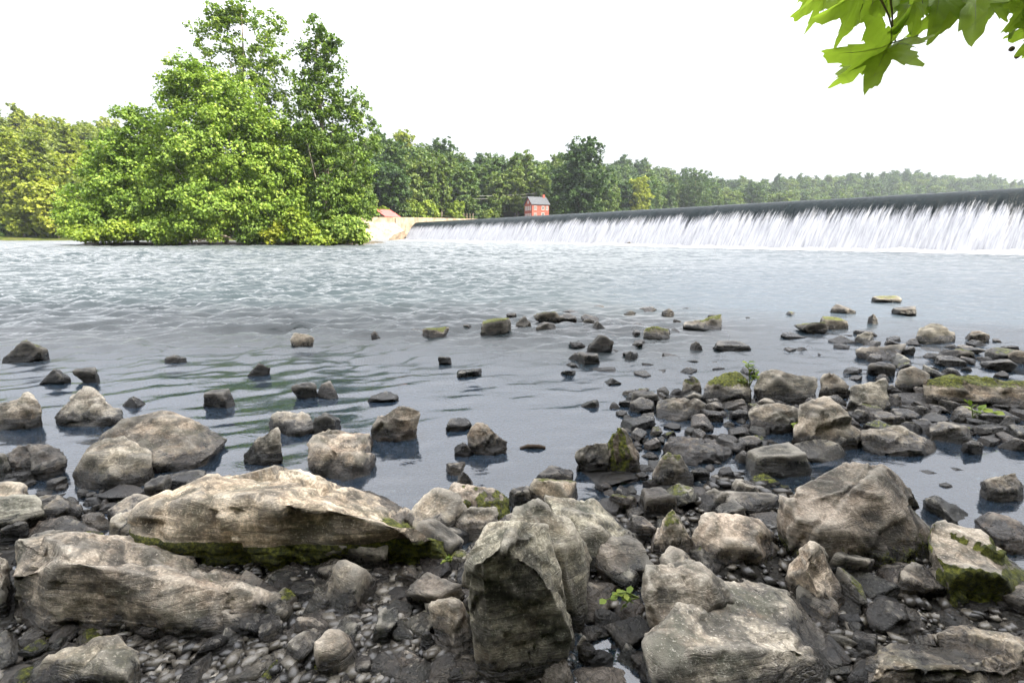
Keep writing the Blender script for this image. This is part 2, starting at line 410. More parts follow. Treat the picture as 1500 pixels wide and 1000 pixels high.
# ================================================================== SETTING
DAM0 = np.array([36.0, 36.0]); DAM1 = np.array([-28.0, 139.0])
DAMD = (DAM1 - DAM0) / np.linalg.norm(DAM1 - DAM0)          # along the crest, towards the far abutment
DAMU = np.array([-DAMD[1], DAMD[0]])
if DAMU @ np.array([1.0, 1.0]) < 0: DAMU = -DAMU               # upstream
CREST = 4.75
FALL_W = 3.6
def dam_side(X, Y):                                          # metres upstream of the foot of the fall
    return (X - DAM0[0]) * DAMU[0] + (Y - DAM0[1]) * DAMU[1]
PXT = [-900, 0, 420, 540, 590, 640, 700, 800, 840, 900, 1000, 1100, 1300, 1500, 2600]
BANKY = [128, 128, 128, 136, 153, 176, 193, 196, 199, 250, 330, 400, 480, 520, 560]
RIDY = [230, 230, 250, 250, 252, 255, 262, 285, 310, 420, 620, 700, 800, 900, 950]
RIDPY = [262, 258, 268, 286, 289, 292, 294, 297, 297, 288, 297, 299, 284, 295, 295]   # tree-less ridge line in the photo
def far_h(X, Y):
    X = np.asarray(X, float); Y = np.asarray(Y, float)
    px = 750 + 750 * X / np.maximum(0.979 * Y, 8)
    by = np.interp(px, PXT, BANKY); ry = np.interp(px, PXT, RIDY); rp = np.interp(px, PXT, RIDPY)
    rz = CAM_Z + (345 - rp) / 750.0 * ry
    up = dam_side(X, Y) > 2
    bz = np.where(px < 545, 1.0, np.where(up, 6.4, 5.2))
    low = np.where(dam_side(X, Y) > 30, 1.5, -1.2)
    t = sstep(0, 1, (Y - by) / (ry - by))
    h = np.where(Y < by - 4, low, np.where(Y < by, low + (bz - low) * sstep(by - 4, by, Y), bz + (rz - bz) * t))
    return h
n3 = lambda X, Y, s, o=4, seed=0, z=0.0: fbm(np.stack([np.ravel(X) * s, np.ravel(Y) * s, np.full(np.size(X), z)], 1), o, seed).reshape(np.shape(X))

# far ground: one sheet to beyond the last hills
gx = np.concatenate([np.linspace(-1500, -210, 30), np.linspace(-200, 120, 130), np.linspace(130, 1500, 90)])
gy = np.concatenate([[-60, -30, -12, -2.5, 12, 40, 70, 100], np.linspace(110, 330, 90), np.linspace(340, 1800, 70)])
GX, GY = np.meshgrid(gx, gy, indexing='ij')
GH = far_h(GX, GY) + n3(GX, GY, 0.03, 4, 5) * np.where(far_h(GX, GY) > 0.5, 1.2, 0.2)
GH = np.where(GY < 12, -1.0, GH)
tag(obj('ground', mesh_np('ground', np.stack([GX, GY, GH], -1).reshape(-1, 3), grid_faces(*GX.shape), M_GROUND)), kind='structure')

# river bed and near shore
def near_h(X, Y):
    X = np.asarray(X, float); Y = np.asarray(Y, float)
    h = 0.004 - 0.15 * sstep(1.75, 3.1, Y) - 0.30 * sstep(3.2, 8, Y) - 0.35 * sstep(8, 16, Y)
    h = h + 0.095 * np.exp(-(((X - 3.0) / 1.9) ** 2 + ((Y - 4.2) / 1.1) ** 2))
    h = h + 0.075 * np.exp(-(((X - 1.2) / 0.7) ** 2 + ((Y - 2.6) / 0.7) ** 2))
    h = h + 0.30 * np.exp(-(((X - 1.5) / 2.0) ** 2 + ((Y - 7.2) / 1.2) ** 2))
    h = h - 0.07 * np.exp(-(((X - 2.1) / 0.5) ** 2 + ((Y - 2.25) / 0.35) ** 2))
    h = h - 0.05 * np.exp(-(((X - 0.35) / 0.25) ** 2 + ((Y - 1.35) / 0.2) ** 2))
    h = h + 0.55 * sstep(0.75, -2.0, Y) + 0.9 * sstep(-1, -6, Y)
    return h + 0.025 * n3(X, Y, 2.2, 4, 9)
bx = np.linspace(-14, 18, 260); by_ = np.concatenate([np.linspace(-12, 0.6, 30), np.linspace(0.65, 6, 150), np.linspace(6.1, 18, 60)])
BX, BY = np.meshgrid(bx, by_, indexing='ij')
BH = near_h(BX, BY)
tag(obj('riverbed', mesh_np('riverbed', np.stack([BX, BY, BH], -1).reshape(-1, 3), grid_faces(*BX.shape), M_BED)), kind='structure')

# river surface: a fan of real waves, fine near the shore
NR, NA = 980, 400
rr = 0.8 * (260 / 0.8) ** (np.arange(NR) / (NR - 1))
aa = np.linspace(R(-64), R(64), NA)
RR, AA = np.meshgrid(rr, aa, indexing='ij')
WX, WY = RR * np.sin(AA), RR * np.cos(AA)
side = dam_side(WX, WY)
calm = sstep(2.4, 7.5, WY)                                                # pools by the shore lie still
left = sstep(0.55, -0.35, WX / np.maximum(WY, 0.5)) * sstep(3.6, 8, WY)    # the riffle
runr = np.exp(-(((WX - 1.4) / 1.6) ** 2 + ((WY - 6.6) / 2.2) ** 2))
chop = 0.0040 + 0.028 * calm + 0.062 * left * sstep(2.2, 7, WY) + 0.036 * sstep(10, 25, WY) + 0.010 * runr
trick = np.exp(-(((WX - 1.0) / 0.55) ** 2 + ((WY - 2.35) / 0.5) ** 2))
chop = chop + 0.006 * trick
def wave(X, Y):
    ca, sa = math.cos(0.28), math.sin(0.28)
    U, W = X * ca + Y * sa, -X * sa + Y * ca
    a = n3(U / 2.6, W / 1.1, 1, 3, 21) * 1.1
    b = 1 - 2 * np.abs(n3(U / 0.85 + 0.6 * a, W / 0.42, 1, 3, 33))
    c = n3(U / 0.30, W / 0.15, 1, 2, 44) * sstep(40, 8, np.hypot(X, Y))
    return 0.45 * a + 0.75 * b + 0.85 * c
wr = np.hypot(WX, WY)
k1, k2 = sstep(6, 13, wr), sstep(18, 40, wr)
WV = wave(WX, WY) * (1 - k1) + 1.05 * wave(WX / 1.05 + 5, WY / 1.05) * k1 * (1 - k2) + 1.9 * wave(WX / 1.9 + 9, WY / 1.9) * k2
WZ = chop * WV
deep = np.clip(0.22 - near_h(WX, WY) * 1.2, 0.22, 1); deep = np.where(np.hypot(WX, WY) > 10, 1, deep)
band = np.clip(1 - np.abs(side + 4.5) / 5.5, 0, 1)
streak = n3(WX * 0.16 + 3, WY * 0.55, 1, 4, 61)
foam = 0.06 * left * sstep(0.05, 0.5, streak) + 1.3 * sstep(-6.0, -0.6, side) * (side < 4) + 0.14 * band
foam = foam + 0.15 * left * sstep(0.45, 1.0, WV / (1 + .35 * k1 + 1.4 * k2)) * sstep(7, 12, WY) + 0.30 * trick * sstep(-0.2, 0.5, n3(WX, WY, 3.0, 4, 71))
rapid = 0.10 + 0.42 * calm + 0.45 * left + 0.12 * sstep(10, 30, WY) + 0.4 * runr + 0.35 * trick
tag(obj('river', mesh_np('river', np.stack([WX, WY, WZ], -1).reshape(-1, 3), grid_faces(NR, NA), M_WATER, True,
    {'deep': deep.ravel(), 'foam': foam.ravel(), 'rapid': rapid.ravel()})), kind='structure')

# the dam: concrete body, the sheet of water falling over it, the pool above
S0, S1 = -34.0, float(np.linalg.norm(DAM1 - DAM0)) + 1.0
def dam_pt(s, u, z):
    p = DAM0 + DAMD * s + DAMU * u
    return (p[0], p[1], z)
def fall_u(z):                                                # parabolic face: distance upstream of the foot
    return FALL_W - FALL_W * np.sqrt(np.clip(1 - z / CREST, 0, 1))
dam = empty('dam', dam_pt(40, FALL_W, 0), 'long river dam with a smooth sheet of water pouring over its whole crest', 'dam')
dl = np.array(dam.location)
zz = np.linspace(CREST - 0.25, -1.0, 14)
prof = [(fall_u(max(z, 0)) + 0.35, z) for z in zz] + [(FALL_W + 6, -1.0), (FALL_W + 6, 2.2), (FALL_W + 0.9, CREST - 0.25)]
A = Acc()
for e, s in enumerate((S0, S1)):
    A.add([np.array(dam_pt(s, u, z)) - dl for u, z in prof], np.zeros((0, 4), int).reshape(0, 4))
n = len(prof)
A.f[4].append(np.array([(k, (k + 1) % n, n + (k + 1) % n, n + k) for k in range(n)]))
obj('dam_body', A.mesh('dam_body', M_CONC, False), dam)
ns = 1500; tt = np.concatenate([np.linspace(-0.35, 0, 8)[:-1], np.linspace(0, 1, 46)])
ss = S0 + (S1 - S0) * (1 - (1 - np.linspace(0, 1, ns)))
SS, TT = np.meshgrid(ss, tt, indexing='ij')
T1 = np.clip(TT, 0, 1)
U = FALL_W * (1 - T1 ** 0.85)
Z = CREST * (1 - (T1 ** 0.85) ** 2.0)
strand = fbm(np.stack([SS.ravel() * 1.7, TT.ravel() * 0.9, np.zeros(SS.size)], 1), 4, 81).reshape(SS.shape)
strand2 = fbm(np.stack([SS.ravel() * 0.33, TT.ravel() * 0.5, np.zeros(SS.size)], 1), 3, 91).reshape(SS.shape)
U = U - T1 * (0.26 * strand + 0.25 * strand2) - 0.25 * T1 ** 6
U = np.where(TT < 0, FALL_W - TT * 30, U)
Z = np.where(TT < 0, CREST + 0.03 * strand2, Z + 0.02 * strand2) + 0.12 * strand * T1
PX = DAM0[0] + DAMD[0] * SS + DAMU[0] * U; PY = DAM0[1] + DAMD[1] * SS + DAMU[1] * U
obj('falling_water', mesh_np('falling_water', np.stack([PX, PY, Z], -1).reshape(-1, 3) - dl, grid_faces(*SS.shape), M_FALL, True,
    {'along': SS.ravel(), 'drop': TT.ravel()}), dam)
# churned white water heaped along the foot
rng = np.random.default_rng(5)
ns2 = 1100; u2 = np.linspace(0.5, -3.6, 12)
SS, UU = np.meshgrid(np.linspace(S0, S1, ns2), u2, indexing='ij')
hz = np.clip(1 - ((UU + 0.6) / 3.0) ** 2, 0, 1) * (0.20 + 0.34 * fbm(np.stack([SS.ravel() * 0.9, UU.ravel() * 0.9, np.zeros(SS.size)], 1), 4, 17).reshape(SS.shape)) - 0.04
PX = DAM0[0] + DAMD[0] * SS + DAMU[0] * UU; PY = DAM0[1] + DAMD[1] * SS + DAMU[1] * UU
M_FOAM = mat_plain('white_foam', (0.32, 0.32, 0.34), (0.48, 0.48, 0.50), 3.0, 0.85, 0.8, 0.08)
tag(obj('foam', mesh_np('foam', np.stack([PX, PY, hz], -1).reshape(-1, 3), grid_faces(*SS.shape), M_FOAM),),
    'white churned foam along the foot of the dam', None, None, 'stuff')
# pool above the dam
pool = [dam_pt(S0, FALL_W + 9, 0), dam_pt(S1, FALL_W + 9, 0), (-12, 188, 0), (40, 300, 0), (300, 560, 0), (1200, 620, 0), (1200, 0, 0)]
tag(obj('upper_pool', mesh_np('upper_pool', [(x, y, CREST + 0.0) for x, y, z in pool], [np.array([[0, 1, 2], [0, 2, 3], [0, 3, 4], [0, 4, 5], [0, 5, 6]])],
    mat_plain('pool_water', (0.02, 0.04, 0.045), (0.03, 0.05, 0.055), 0.3, 0.08, 0.2, 0.05), False)), kind='structure')

# concrete training wall at the far end of the dam
def wall_strip(name, pts, thick, parent, mat, base):
    """pts: (x, y, top z); one mesh with thickness"""
    A = Acc()
    for i in range(len(pts) - 1):
        (x0, y0, z0), (x1, y1, z1) = pts[i], pts[i + 1]
        d = np.array([x1 - x0, y1 - y0]); d /= np.linalg.norm(d); nn = np.array([-d[1], d[0]]) * thick
        A.add([(x0, y0, base), (x1, y1, base), (x1 + nn[0], y1 + nn[1], base), (x0 + nn[0], y0 + nn[1], base),
               (x0, y0, z0), (x1, y1, z1), (x1 + nn[0], y1 + nn[1], z1), (x0 + nn[0], y0 + nn[1], z0)],
              [(0, 3, 2, 1), (4, 5, 6, 7), (0, 1, 5, 4), (1, 2, 6, 5), (2, 3, 7, 6), (3, 0, 4, 7)])
    return obj(name, A.mesh(name, mat, False), parent)
a0 = at_depth(505, 321, 133); a1 = at_depth(533, 319, 136); a2 = at_depth(578, 319, 142); a3 = at_depth(640, 320, 166); a4 = at_depth(706, 321.5, 190)
ab = empty('abutment_wall', (a1[0], a1[1], 0), 'pale tan concrete wall holding the far end of the dam', 'wall')
off = np.array([a1[0], a1[1], 0])
wall_strip('wall', [tuple(a - off) for a in (a0, a1, a2)], 1.2, ab, M_CONC, -1.0)
wall_strip('wall', [tuple(a - off + np.array([0.3, 0.15, -0.02])) for a in (a2, a3, a4)], 1.2, ab, M_CONC, -1.0)
capp = [tuple(a - off + np.array([-0.05, -0.12, 0.16])) for a in (a0, a1, a2, a3, a4)]
A = Acc()
for i in range(4):
    p, q = np.array(capp[i]), np.array(capp[i + 1]); d = (q - p)[:2]; d /= np.linalg.norm(d); nn = np.array([-d[1], d[0], 0]) * 1.5
    p = p - np.array([d[0], d[1], 0]) * 0.0
    A.add([p, q, q + nn, p + nn, p - (0, 0, .2), q - (0, 0, .2), q + nn - (0, 0, .2), p + nn - (0, 0, .2)],
          [(0, 1, 2, 3), (4, 7, 6, 5), (0, 4, 5, 1), (1, 5, 6, 2), (2, 6, 7, 3), (3, 7, 4, 0)])
obj('coping', A.mesh('coping', M_CONC, False), ab)
# battered apron that steps down to the water
b = [at_depth(512, 352, 131), at_depth(566, 350.5, 133), at_depth(578, 343, 135.5), at_depth(592, 338, 138.5)]
t_ = [a0, a1, a1 + (a2 - a1) * 0.55, a2]
A = Acc()
vv = [np.array(p) - off + (0, 0, -0.35 if i < 2 else 0) for i, p in enumerate(b)] + [np.array(p) - off - (0.05, 0.05, 1.2) for p in t_] + \
     [np.array((p[0], p[1] + 4, -1.0)) - off for p in b]
A.add(vv, [(0, 1, 5, 4), (1, 2, 6, 5), (2, 3, 7, 6), (0, 8, 9, 1), (1, 9, 10, 2), (2, 10, 11, 3)])
obj('apron', A.mesh('apron', M_CONC, False), ab)

# buildings
def gable(name, label, cat, loc, rot, L, W, H, rise, mwall, mroof, wins, over=0.35):
    e = empty(name, loc, label, cat); e.rotation_euler = (0, 0, rot)
    A = Acc()
    A.add([(-L/2, -W/2, -1.5), (L/2, -W/2, -1.5), (L/2, W/2, -1.5), (-L/2, W/2, -1.5), (-L/2, -W/2, H), (L/2, -W/2, H), (L/2, W/2, H), (-L/2, W/2, H), (-L/2, 0, H + rise), (L/2, 0, H + rise)],
          [(0, 1, 5, 4), (2, 3, 7, 6), (1, 2, 6, 5), (3, 0, 4, 7)])
    A.f[3].append(np.array([(5, 6, 9), (7, 4, 8)]))
    obj('wall', A.mesh('wall', mwall, False), e)
    A = Acc(); k = rise / (W / 2)
    for sgn in (-1, 1):
        y = sgn * (W / 2 + over); zb = H - over * k
        A.add([(-L/2 - over, 0, H + rise + .02), (L/2 + over, 0, H + rise + .02), (L/2 + over, y, zb + .02), (-L/2 - over, y, zb + .02),
               (-L/2 - over, 0, H + rise + .2), (L/2 + over, 0, H + rise + .2), (L/2 + over, y, zb + .2), (-L/2 - over, y, zb + .2)],
              [(0, 1, 2, 3), (4, 7, 6, 5), (0, 4, 5, 1), (1, 5, 6, 2), (2, 6, 7, 3), (3, 7, 4, 0)])
    rf = obj('roof', A.mesh('roof', mroof, False), e)
    for (face, c, z, w, h) in wins:
        fr = Acc(); pn = Acc(); t = 0.055
        for lo, hi, acc in (((-w/2, 0), (w/2, t), fr), ((-w/2, h - t), (w/2, h), fr), ((-w/2, t), (-w/2 + t, h - t), fr), ((w/2 - t, t), (w/2, h - t), fr), ((-t/2, t), (t/2, h - t), fr), ((-w/2 + t, t), (w/2 - t, h - t), pn)):
            d0, d1 = (0.0, 0.10) if acc is fr else (0.0, 0.04)
            if face == 'long': acc.box((c + lo[0], -W/2 - d1, z + lo[1]), (c + hi[0], -W/2 - d0 + .005, z + hi[1]))
            else: acc.box((-L/2 - d1, c + lo[0], z + lo[1]), (-L/2 - d0 + .005, c + hi[0], z + hi[1]))
        f = obj('window', fr.mesh('window', M_WHITE, False), e)
        obj('pane', pn.mesh('pane', M_GLASS, False), f)
    return e, rf
hp = at_depth(786, 321, 186)
house, hroof = gable('brick_house', 'red brick mill house with a grey gable roof beyond the dam', 'house', tuple(hp), R(24), 6.6, 6.0, 5.0, 2.4, M_BRICK, M_SLATE,
    [('long', -2.0, 0.4, 1.0, 1.5), ('long', 0.9, 0.0, 1.1, 2.1), ('long', -2.0, 3.0, 1.0, 1.3), ('long', 0.9, 3.0, 1.0, 1.3), ('long', 2.5, 3.0, 0.8, 1.3),
     ('gable', -1.7, 0.4, 0.9, 1.4), ('gable', 0.0, 0.4, 0.9, 1.4), ('gable', 1.7, 0.4, 0.9, 1.4), ('gable', -1.7, 2.9, 0.9, 1.4), ('gable', 0.0, 2.9, 0.9, 1.4), ('gable', 1.7, 2.9, 0.9, 1.4), ('gable', 0.0, 5.2, 0.8, 0.9)])
A = Acc(); A.box((2.2, -0.4, 6.6), (3.0, 0.4, 8.4)); obj('chimney', A.mesh('chimney', M_BRICK, False), hroof)
sp = at_depth(561, 321, 146)
gable('shed', 'low shed under a bright red gabled roof beside the pale wall', 'shed', tuple(sp - np.array([0, 0, 1.0])), R(62), 5.6, 6.4, 1.7, 1.7, M_CONC, M_REDROOF, [])
# pale posts of a railing on the far wall
for i in range(6):
    p = at_depth(671 + i * 4.4, 321, 190); A = Acc()
    A.box((-0.09, -0.09, -0.6), (0.09, 0.09, 1.9)); A.box((-0.13, -0.13, 1.9), (0.13, 0.13, 2.0))
    tag(obj('post', A.mesh('post', M_CONC, False), None, tuple(p)), 'slim pale post standing above the far concrete wall', 'post', 'pale posts above the far wall')
# overhead wires crossing in front of the woods
w0, w1, w2 = at_depth(600, 285, 200), at_depth(782, 288, 205), at_depth(455, 279, 196)
for i, dz in enumerate((0.0, 1.1)):
    pts = []
    for a, b_ in ((w2, w0), (w0, w1)):
        for f in np.linspace(0, 1, 12):
            q = a * (1 - f) + b_ * f; q = q + np.array([0, 0, dz - 1.2 * 4 * f * (1 - f)]); pts.append(q)
    v, f = tube(pts, [0.028] * len(pts), 4)
    tag(obj('overhead_wire', mesh_np('overhead_wire', v, f, M_WHITE)), ('lower' if i == 0 else 'upper') + ' of two thin pale wires strung across the far woods', 'wire', 'overhead wires')
for i, w in enumerate((w2, w0, w1)):
    g = float(far_h(w[0], w[1])); e = empty('utility_pole', (w[0], w[1] + 0.3, g), 'wooden utility pole at the foot of the far wooded slope', 'pole', 'utility poles along the far bank')
    v, f = tube([(0, 0, -1), (0, 0, 4), (0, 0, w[2] - g + 1.6)], [0.16, 0.14, 0.11], 8); obj('pole', mesh_np('pole', v, f, M_BARK), e)
    A = Acc(); A.box((-1.0, -0.06, w[2] - g + 1.15), (1.0, 0.06, w[2] - g + 1.3)); obj('crossarm', A.mesh('crossarm', M_BARK, False), e)

# ================================================================== TREES
def leaf_cards(rng, centers, cl_r, per, size, axis, flat=0.75):
    """many leaf-sized folded faces in clumps about the centres"""
    n = len(centers) * per
    c = np.repeat(centers, per, 0)
    r = np.repeat(np.broadcast_to(cl_r, (len(centers),)), per)
    d = rng.normal(size=(n, 3)); d /= np.linalg.norm(d, axis=1)[:, None]
    p = c + d * (r * rng.random(n) ** 0.45)[:, None] * np.array([1, 1, flat])
    out = p - axis; out /= np.linalg.norm(out, axis=1)[:, None] + 1e-9
    nrm = 0.45 * out + 0.55 * rng.normal(size=(n, 3)) + np.array([0, 0, 0.45])
    nrm /= np.linalg.norm(nrm, axis=1)[:, None]
    t = rng.normal(size=(n, 3)); t[:, 2] -= 0.5
    t -= (t * nrm).sum(1)[:, None] * nrm; t /= np.linalg.norm(t, axis=1)[:, None] + 1e-9
    b = np.cross(nrm, t)
    L = size * (0.65 + 0.7 * rng.random(n)); W = L * (0.38 + 0.2 * rng.random(n))
    v = np.empty((n, 4, 3))
    v[:, 0] = p - t * L[:, None] * 0.5
    v[:, 1] = p + b * W[:, None] - nrm * (W * 0.3)[:, None]
    v[:, 2] = p + t * L[:, None] * 0.5
    v[:, 3] = p - b * W[:, None] - nrm * (W * 0.3)[:, None]
    i = np.arange(n) * 4
    f = np.concatenate([np.stack([i, i + 1, i + 2], 1), np.stack([i, i + 2, i + 3], 1)])
    cl_t = np.repeat(rng.random(len(centers)), per)
    tint = np.clip(0.45 * cl_t + 0.55 * rng.random(n), 0, 1)
    return v.reshape(-1, 3), f, np.repeat(tint, 4)
def blob_centers(rng, blobs, n, shell=0.4):
    """clump centres through the volume of blobs (x, y, z, rx, ry, rz, weight), thicker near the surface"""
    B = np.array(blobs, float)
    w = B[:, 6] * (B[:, 3] * B[:, 4] * B[:, 5]) ** (2 / 3.0); w /= w.sum()
    k = rng.choice(len(B), n, p=w)
    d = rng.normal(size=(n, 3)); d /= np.linalg.norm(d, axis=1)[:, None]
    bump = 1 + 0.22 * vnoise(d * 2.3 + k[:, None] * 3.1, 7)
    r = rng.random(n) ** shell * bump
    return B[k, :3] + d * r[:, None] * B[k, 3:6]
def limbs(rng, base, top, r0, targets, n_l, bend=0.6):
    A = Acc()
    k = 9; f = np.linspace(0, 1, k)
    path = base + (top - base) * f[:, None]
    path[1:, :2] += np.cumsum(rng.normal(size=(k - 1, 2)) * bend * 0.25, 0)
    v, fc = tube(path, r0 * (1 - 0.85 * f), 8); A.add(v, fc)
    for j in range(n_l):
        tg = targets[rng.integers(len(targets))]
        zf = np.clip((tg[2] - base[2]) / max(top[2] - base[2], .1) - 0.15 - 0.25 * rng.random(), 0.12, 0.95)
        i = zf * (k - 1); i0 = int(i); s = path[i0] + (path[min(i0 + 1, k - 1)] - path[i0]) * (i - i0)
        m = (s + tg) / 2 + np.array([0, 0, -0.08 * np.linalg.norm(tg - s)]) + rng.normal(size=3) * 0.15
        q = [s, s * .6 + m * .4 + 0, m, tg * .5 + m * .5, tg]
        rr_ = r0 * (1 - 0.85 * zf) * 0.45
        v, fc = tube(q, [rr_, rr_ * .8, rr_ * .6, rr_ * .4, rr_ * .12], 5); A.add(v, fc)
    return A
def px_blob(px, py, rx, ry, Y, dy=0.0, deep=1.0, w=1.0):
    p = at_depth(px, py, Y + dy); m = cam_depth(p) / 750.0
    return (p[0], p[1], p[2], rx * m, rx * m * deep, ry * m, w)

def big_tree(name, label, cat, basepx, Y, blobs, mat, ncl, per, cl_r, leaf, trunk_r, seed, group=None, nl=16, top=None, shell=0.4, trunk=True):
    rng = np.random.default_rng(seed)
    bp = at_depth(basepx, 359, Y); base = np.array([bp[0], Y, 0.25])
    B = [px_blob(*b[:4], Y, *(b[4:])) for b in blobs]
    c = blob_centers(rng, B, ncl, shell)
    c = c[c[:, 2] > (0.75 if trunk else 0.4)]
    e = empty(name, tuple(base), label, cat, group)
    v, f, t = leaf_cards(rng, c, cl_r * (0.6 + 0.8 * rng.random(len(c))), per, leaf, np.array([base[0], base[1], c[:, 2].mean() * 0.7]))
    obj('crown' if trunk else 'foliage', mesh_np('crown', v - base, f, mat, False, {'tint': t}), e)
    tp = np.array([np.mean([b[0] for b in B]), np.mean([b[1] for b in B]), max(b[2] + b[5] * 0.6 for b in B)]) if top is None else at_depth(top[0], top[1], Y)
    A = limbs(rng, np.array([base[0], base[1], -0.6]), tp, trunk_r, c, nl)
    nm = 'trunk' if trunk else 'stem'
    me = A.mesh(nm, M_BARK); 
    o = obj(nm, me, e); o.data.transform(Matrix.Translation(-Vector(base)))
    return e

# island: low stony bar under the trees
ix = np.linspace(-62, -12, 120); iy = np.linspace(55, 92, 70)
IX, IY = np.meshgrid(ix, iy, indexing='ij')
fr = 62.5 + 1.5 * np.sin(IX * 0.3) - 0.05 * (IX + 38)
inside = np.minimum(sstep(0, 2.5, IY - fr), np.minimum(sstep(-59, -54, IX), np.minimum(sstep(-17.5, -21.5, IX), sstep(90, 82, IY))))
IH = -0.7 + 1.1 * inside + 0.18 * n3(IX, IY, 0.8, 5, 3) * inside
tag(obj('island', mesh_np('island', np.stack([IX, IY, IH], -1).reshape(-1, 3), grid_faces(*IX.shape), mat_plain('dark_bank_soil', (0.03, 0.024, 0.016), (0.10, 0.085, 0.055), 1.3, 0.95, 1.0, 0.2))), kind='structure')

big_tree('sycamore_tree', 'tallest island tree with an airy broken top of separate leaf tufts', 'tree', 372, 70,
    [(322, 32, 30, 26), (300, 52, 24, 24, 0, 1, .8), (350, 18, 26, 20, 0, 1, .8), (395, 48, 28, 32), (408, 22, 14, 14, 0, 1, .7), (352, 74, 38, 28, 0, 1, .8), (400, 88, 26, 22, 0, 1, .8), (310, 84, 22, 18, 0, 1, .7), (365, 115, 46, 26), (405, 145, 46, 30), (380, 190, 60, 40, 0, 1, .8)],
    LEAF_DARK, 430, 34, 0.66, 0.31, 0.42, 11, 'island trees', 26, (352, 24), 0.5)
big_tree('sycamore_tree', 'tall dark narrow tree at the dam end of the island', 'tree', 478, 67,
    [(466, 40, 18, 18), (488, 66, 16, 14, 0, 1, .7), (450, 74, 18, 18), (476, 72, 16, 16, 0, 1, .7), (478, 100, 30, 26), (445, 120, 22, 22), (470, 150, 40, 34), (508, 150, 22, 26), (480, 200, 50, 40), (532, 168, 26, 24), (546, 200, 14, 30, 0, 1, .6), (440, 200, 40, 40), (435, 265, 40, 40), (515, 240, 38, 42), (490, 280, 52, 44), (520, 300, 30, 40), (470, 325, 40, 30), (500, 335, 34, 20)],
    LEAF_DARK, 1000, 36, 0.66, 0.31, 0.40, 12, 'island trees', 26, (470, 40), 0.42)
big_tree('maple_tree', 'broad bright green dome-shaped tree in the middle of the island', 'tree', 330, 65,
    [(275, 118, 34, 30), (255, 140, 24, 24), (310, 140, 48, 36), (350, 165, 52, 40), (280, 185, 56, 44), (390, 200, 42, 40), (330, 220, 80, 50), (250, 240, 50, 40), (410, 255, 46, 46), (340, 290, 80, 44), (280, 290, 56, 34), (420, 310, 38, 30)],
    LEAF_MAPLE, 1600, 38, 0.85, 0.31, 0.40, 13, 'island trees', 20, (300, 110), 0.35)
big_tree('maple_tree', 'lower leafy tree sloping down at the woods end of the island', 'tree', 200, 66,
    [(196, 172, 22, 20), (215, 195, 30, 26), (180, 215, 36, 28), (225, 235, 40, 34), (165, 250, 40, 30), (195, 280, 54, 34), (140, 290, 44, 28), (230, 300, 50, 32), (165, 318, 56, 24), (115, 318, 30, 22), (250, 325, 40, 22)],
    LEAF_MAPLE, 1080, 38, 0.8, 0.31, 0.30, 14, 'island trees', 18, (200, 170), 0.38)
for i, (px, Y, bl, mat, nc, lab) in enumerate([
    (150, 62.5, [(150, 344, 44, 9), (120, 340, 26, 9), (185, 338, 30, 14)], LEAF_LIME, 240, 'sunny yellow-green bush trailing over the water at the woods end of the island'),
    (290, 62.8, [(285, 330, 34, 18), (262, 340, 24, 12), (310, 338, 22, 14)], LEAF_MAPLE, 230, 'mid-green bush at the water in front of the domed tree'),
    (225, 62.6, [(228, 336, 24, 14), (245, 345, 20, 10)], LEAF_MAPLE, 150, 'small green bush between the sloping tree and the domed tree'),
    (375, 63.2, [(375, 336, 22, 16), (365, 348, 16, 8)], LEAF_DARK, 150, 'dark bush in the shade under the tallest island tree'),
    (438, 62.5, [(436, 326, 16, 20), (448, 340, 22, 12), (420, 346, 14, 8)], LEAF_LIME, 190, 'upright lime green bush near the dam end of the island'),
    (405, 62.3, [(402, 344, 13, 9), (412, 336, 8, 10)], LEAF_GOLD, 70, 'small yellowing bush beside the lime green bush'),
    (470, 62.2, [(468, 352, 22, 4), (452, 351, 14, 4)], LEAF_LIME, 60, 'low bright fringe of leaves along the island waterline'),
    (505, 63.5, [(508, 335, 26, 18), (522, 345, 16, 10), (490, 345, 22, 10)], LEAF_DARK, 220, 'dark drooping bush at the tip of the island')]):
    big_tree('bush', lab, 'bush', px, Y, bl, mat, int(nc * 1.5), 24, 0.6, 0.34, 0.08, 40 + i, 'island bushes', 7, None, 0.4, False)
# driftwood and stones at the island's edge
for i, (xa, ya, xb, yb, Y) in enumerate([(290, 352, 338, 347, 62), (318, 343, 345, 352, 62.2), (395, 351, 430, 353, 61.8)]):
    p, q = at_depth(xa, ya, Y), at_depth(xb, yb, Y + .6)
    v, f = tube([p, p * .5 + q * .5 + (0, 0, .12), q], [0.13, 0.11, 0.05], 6)
    tag(obj('driftwood_log', mesh_np('driftwood_log', v, f, mat_plain('bleached_wood', (0.2, 0.16, 0.11), (0.34, 0.28, 0.2), 6) if i == 0 else M_BARK)),
        ['long pale driftwood log lying at the island waterline', 'short log leaning up into the island bushes', 'thin log low at the water under the lime green bush'][i], 'log', 'driftwood on the island')

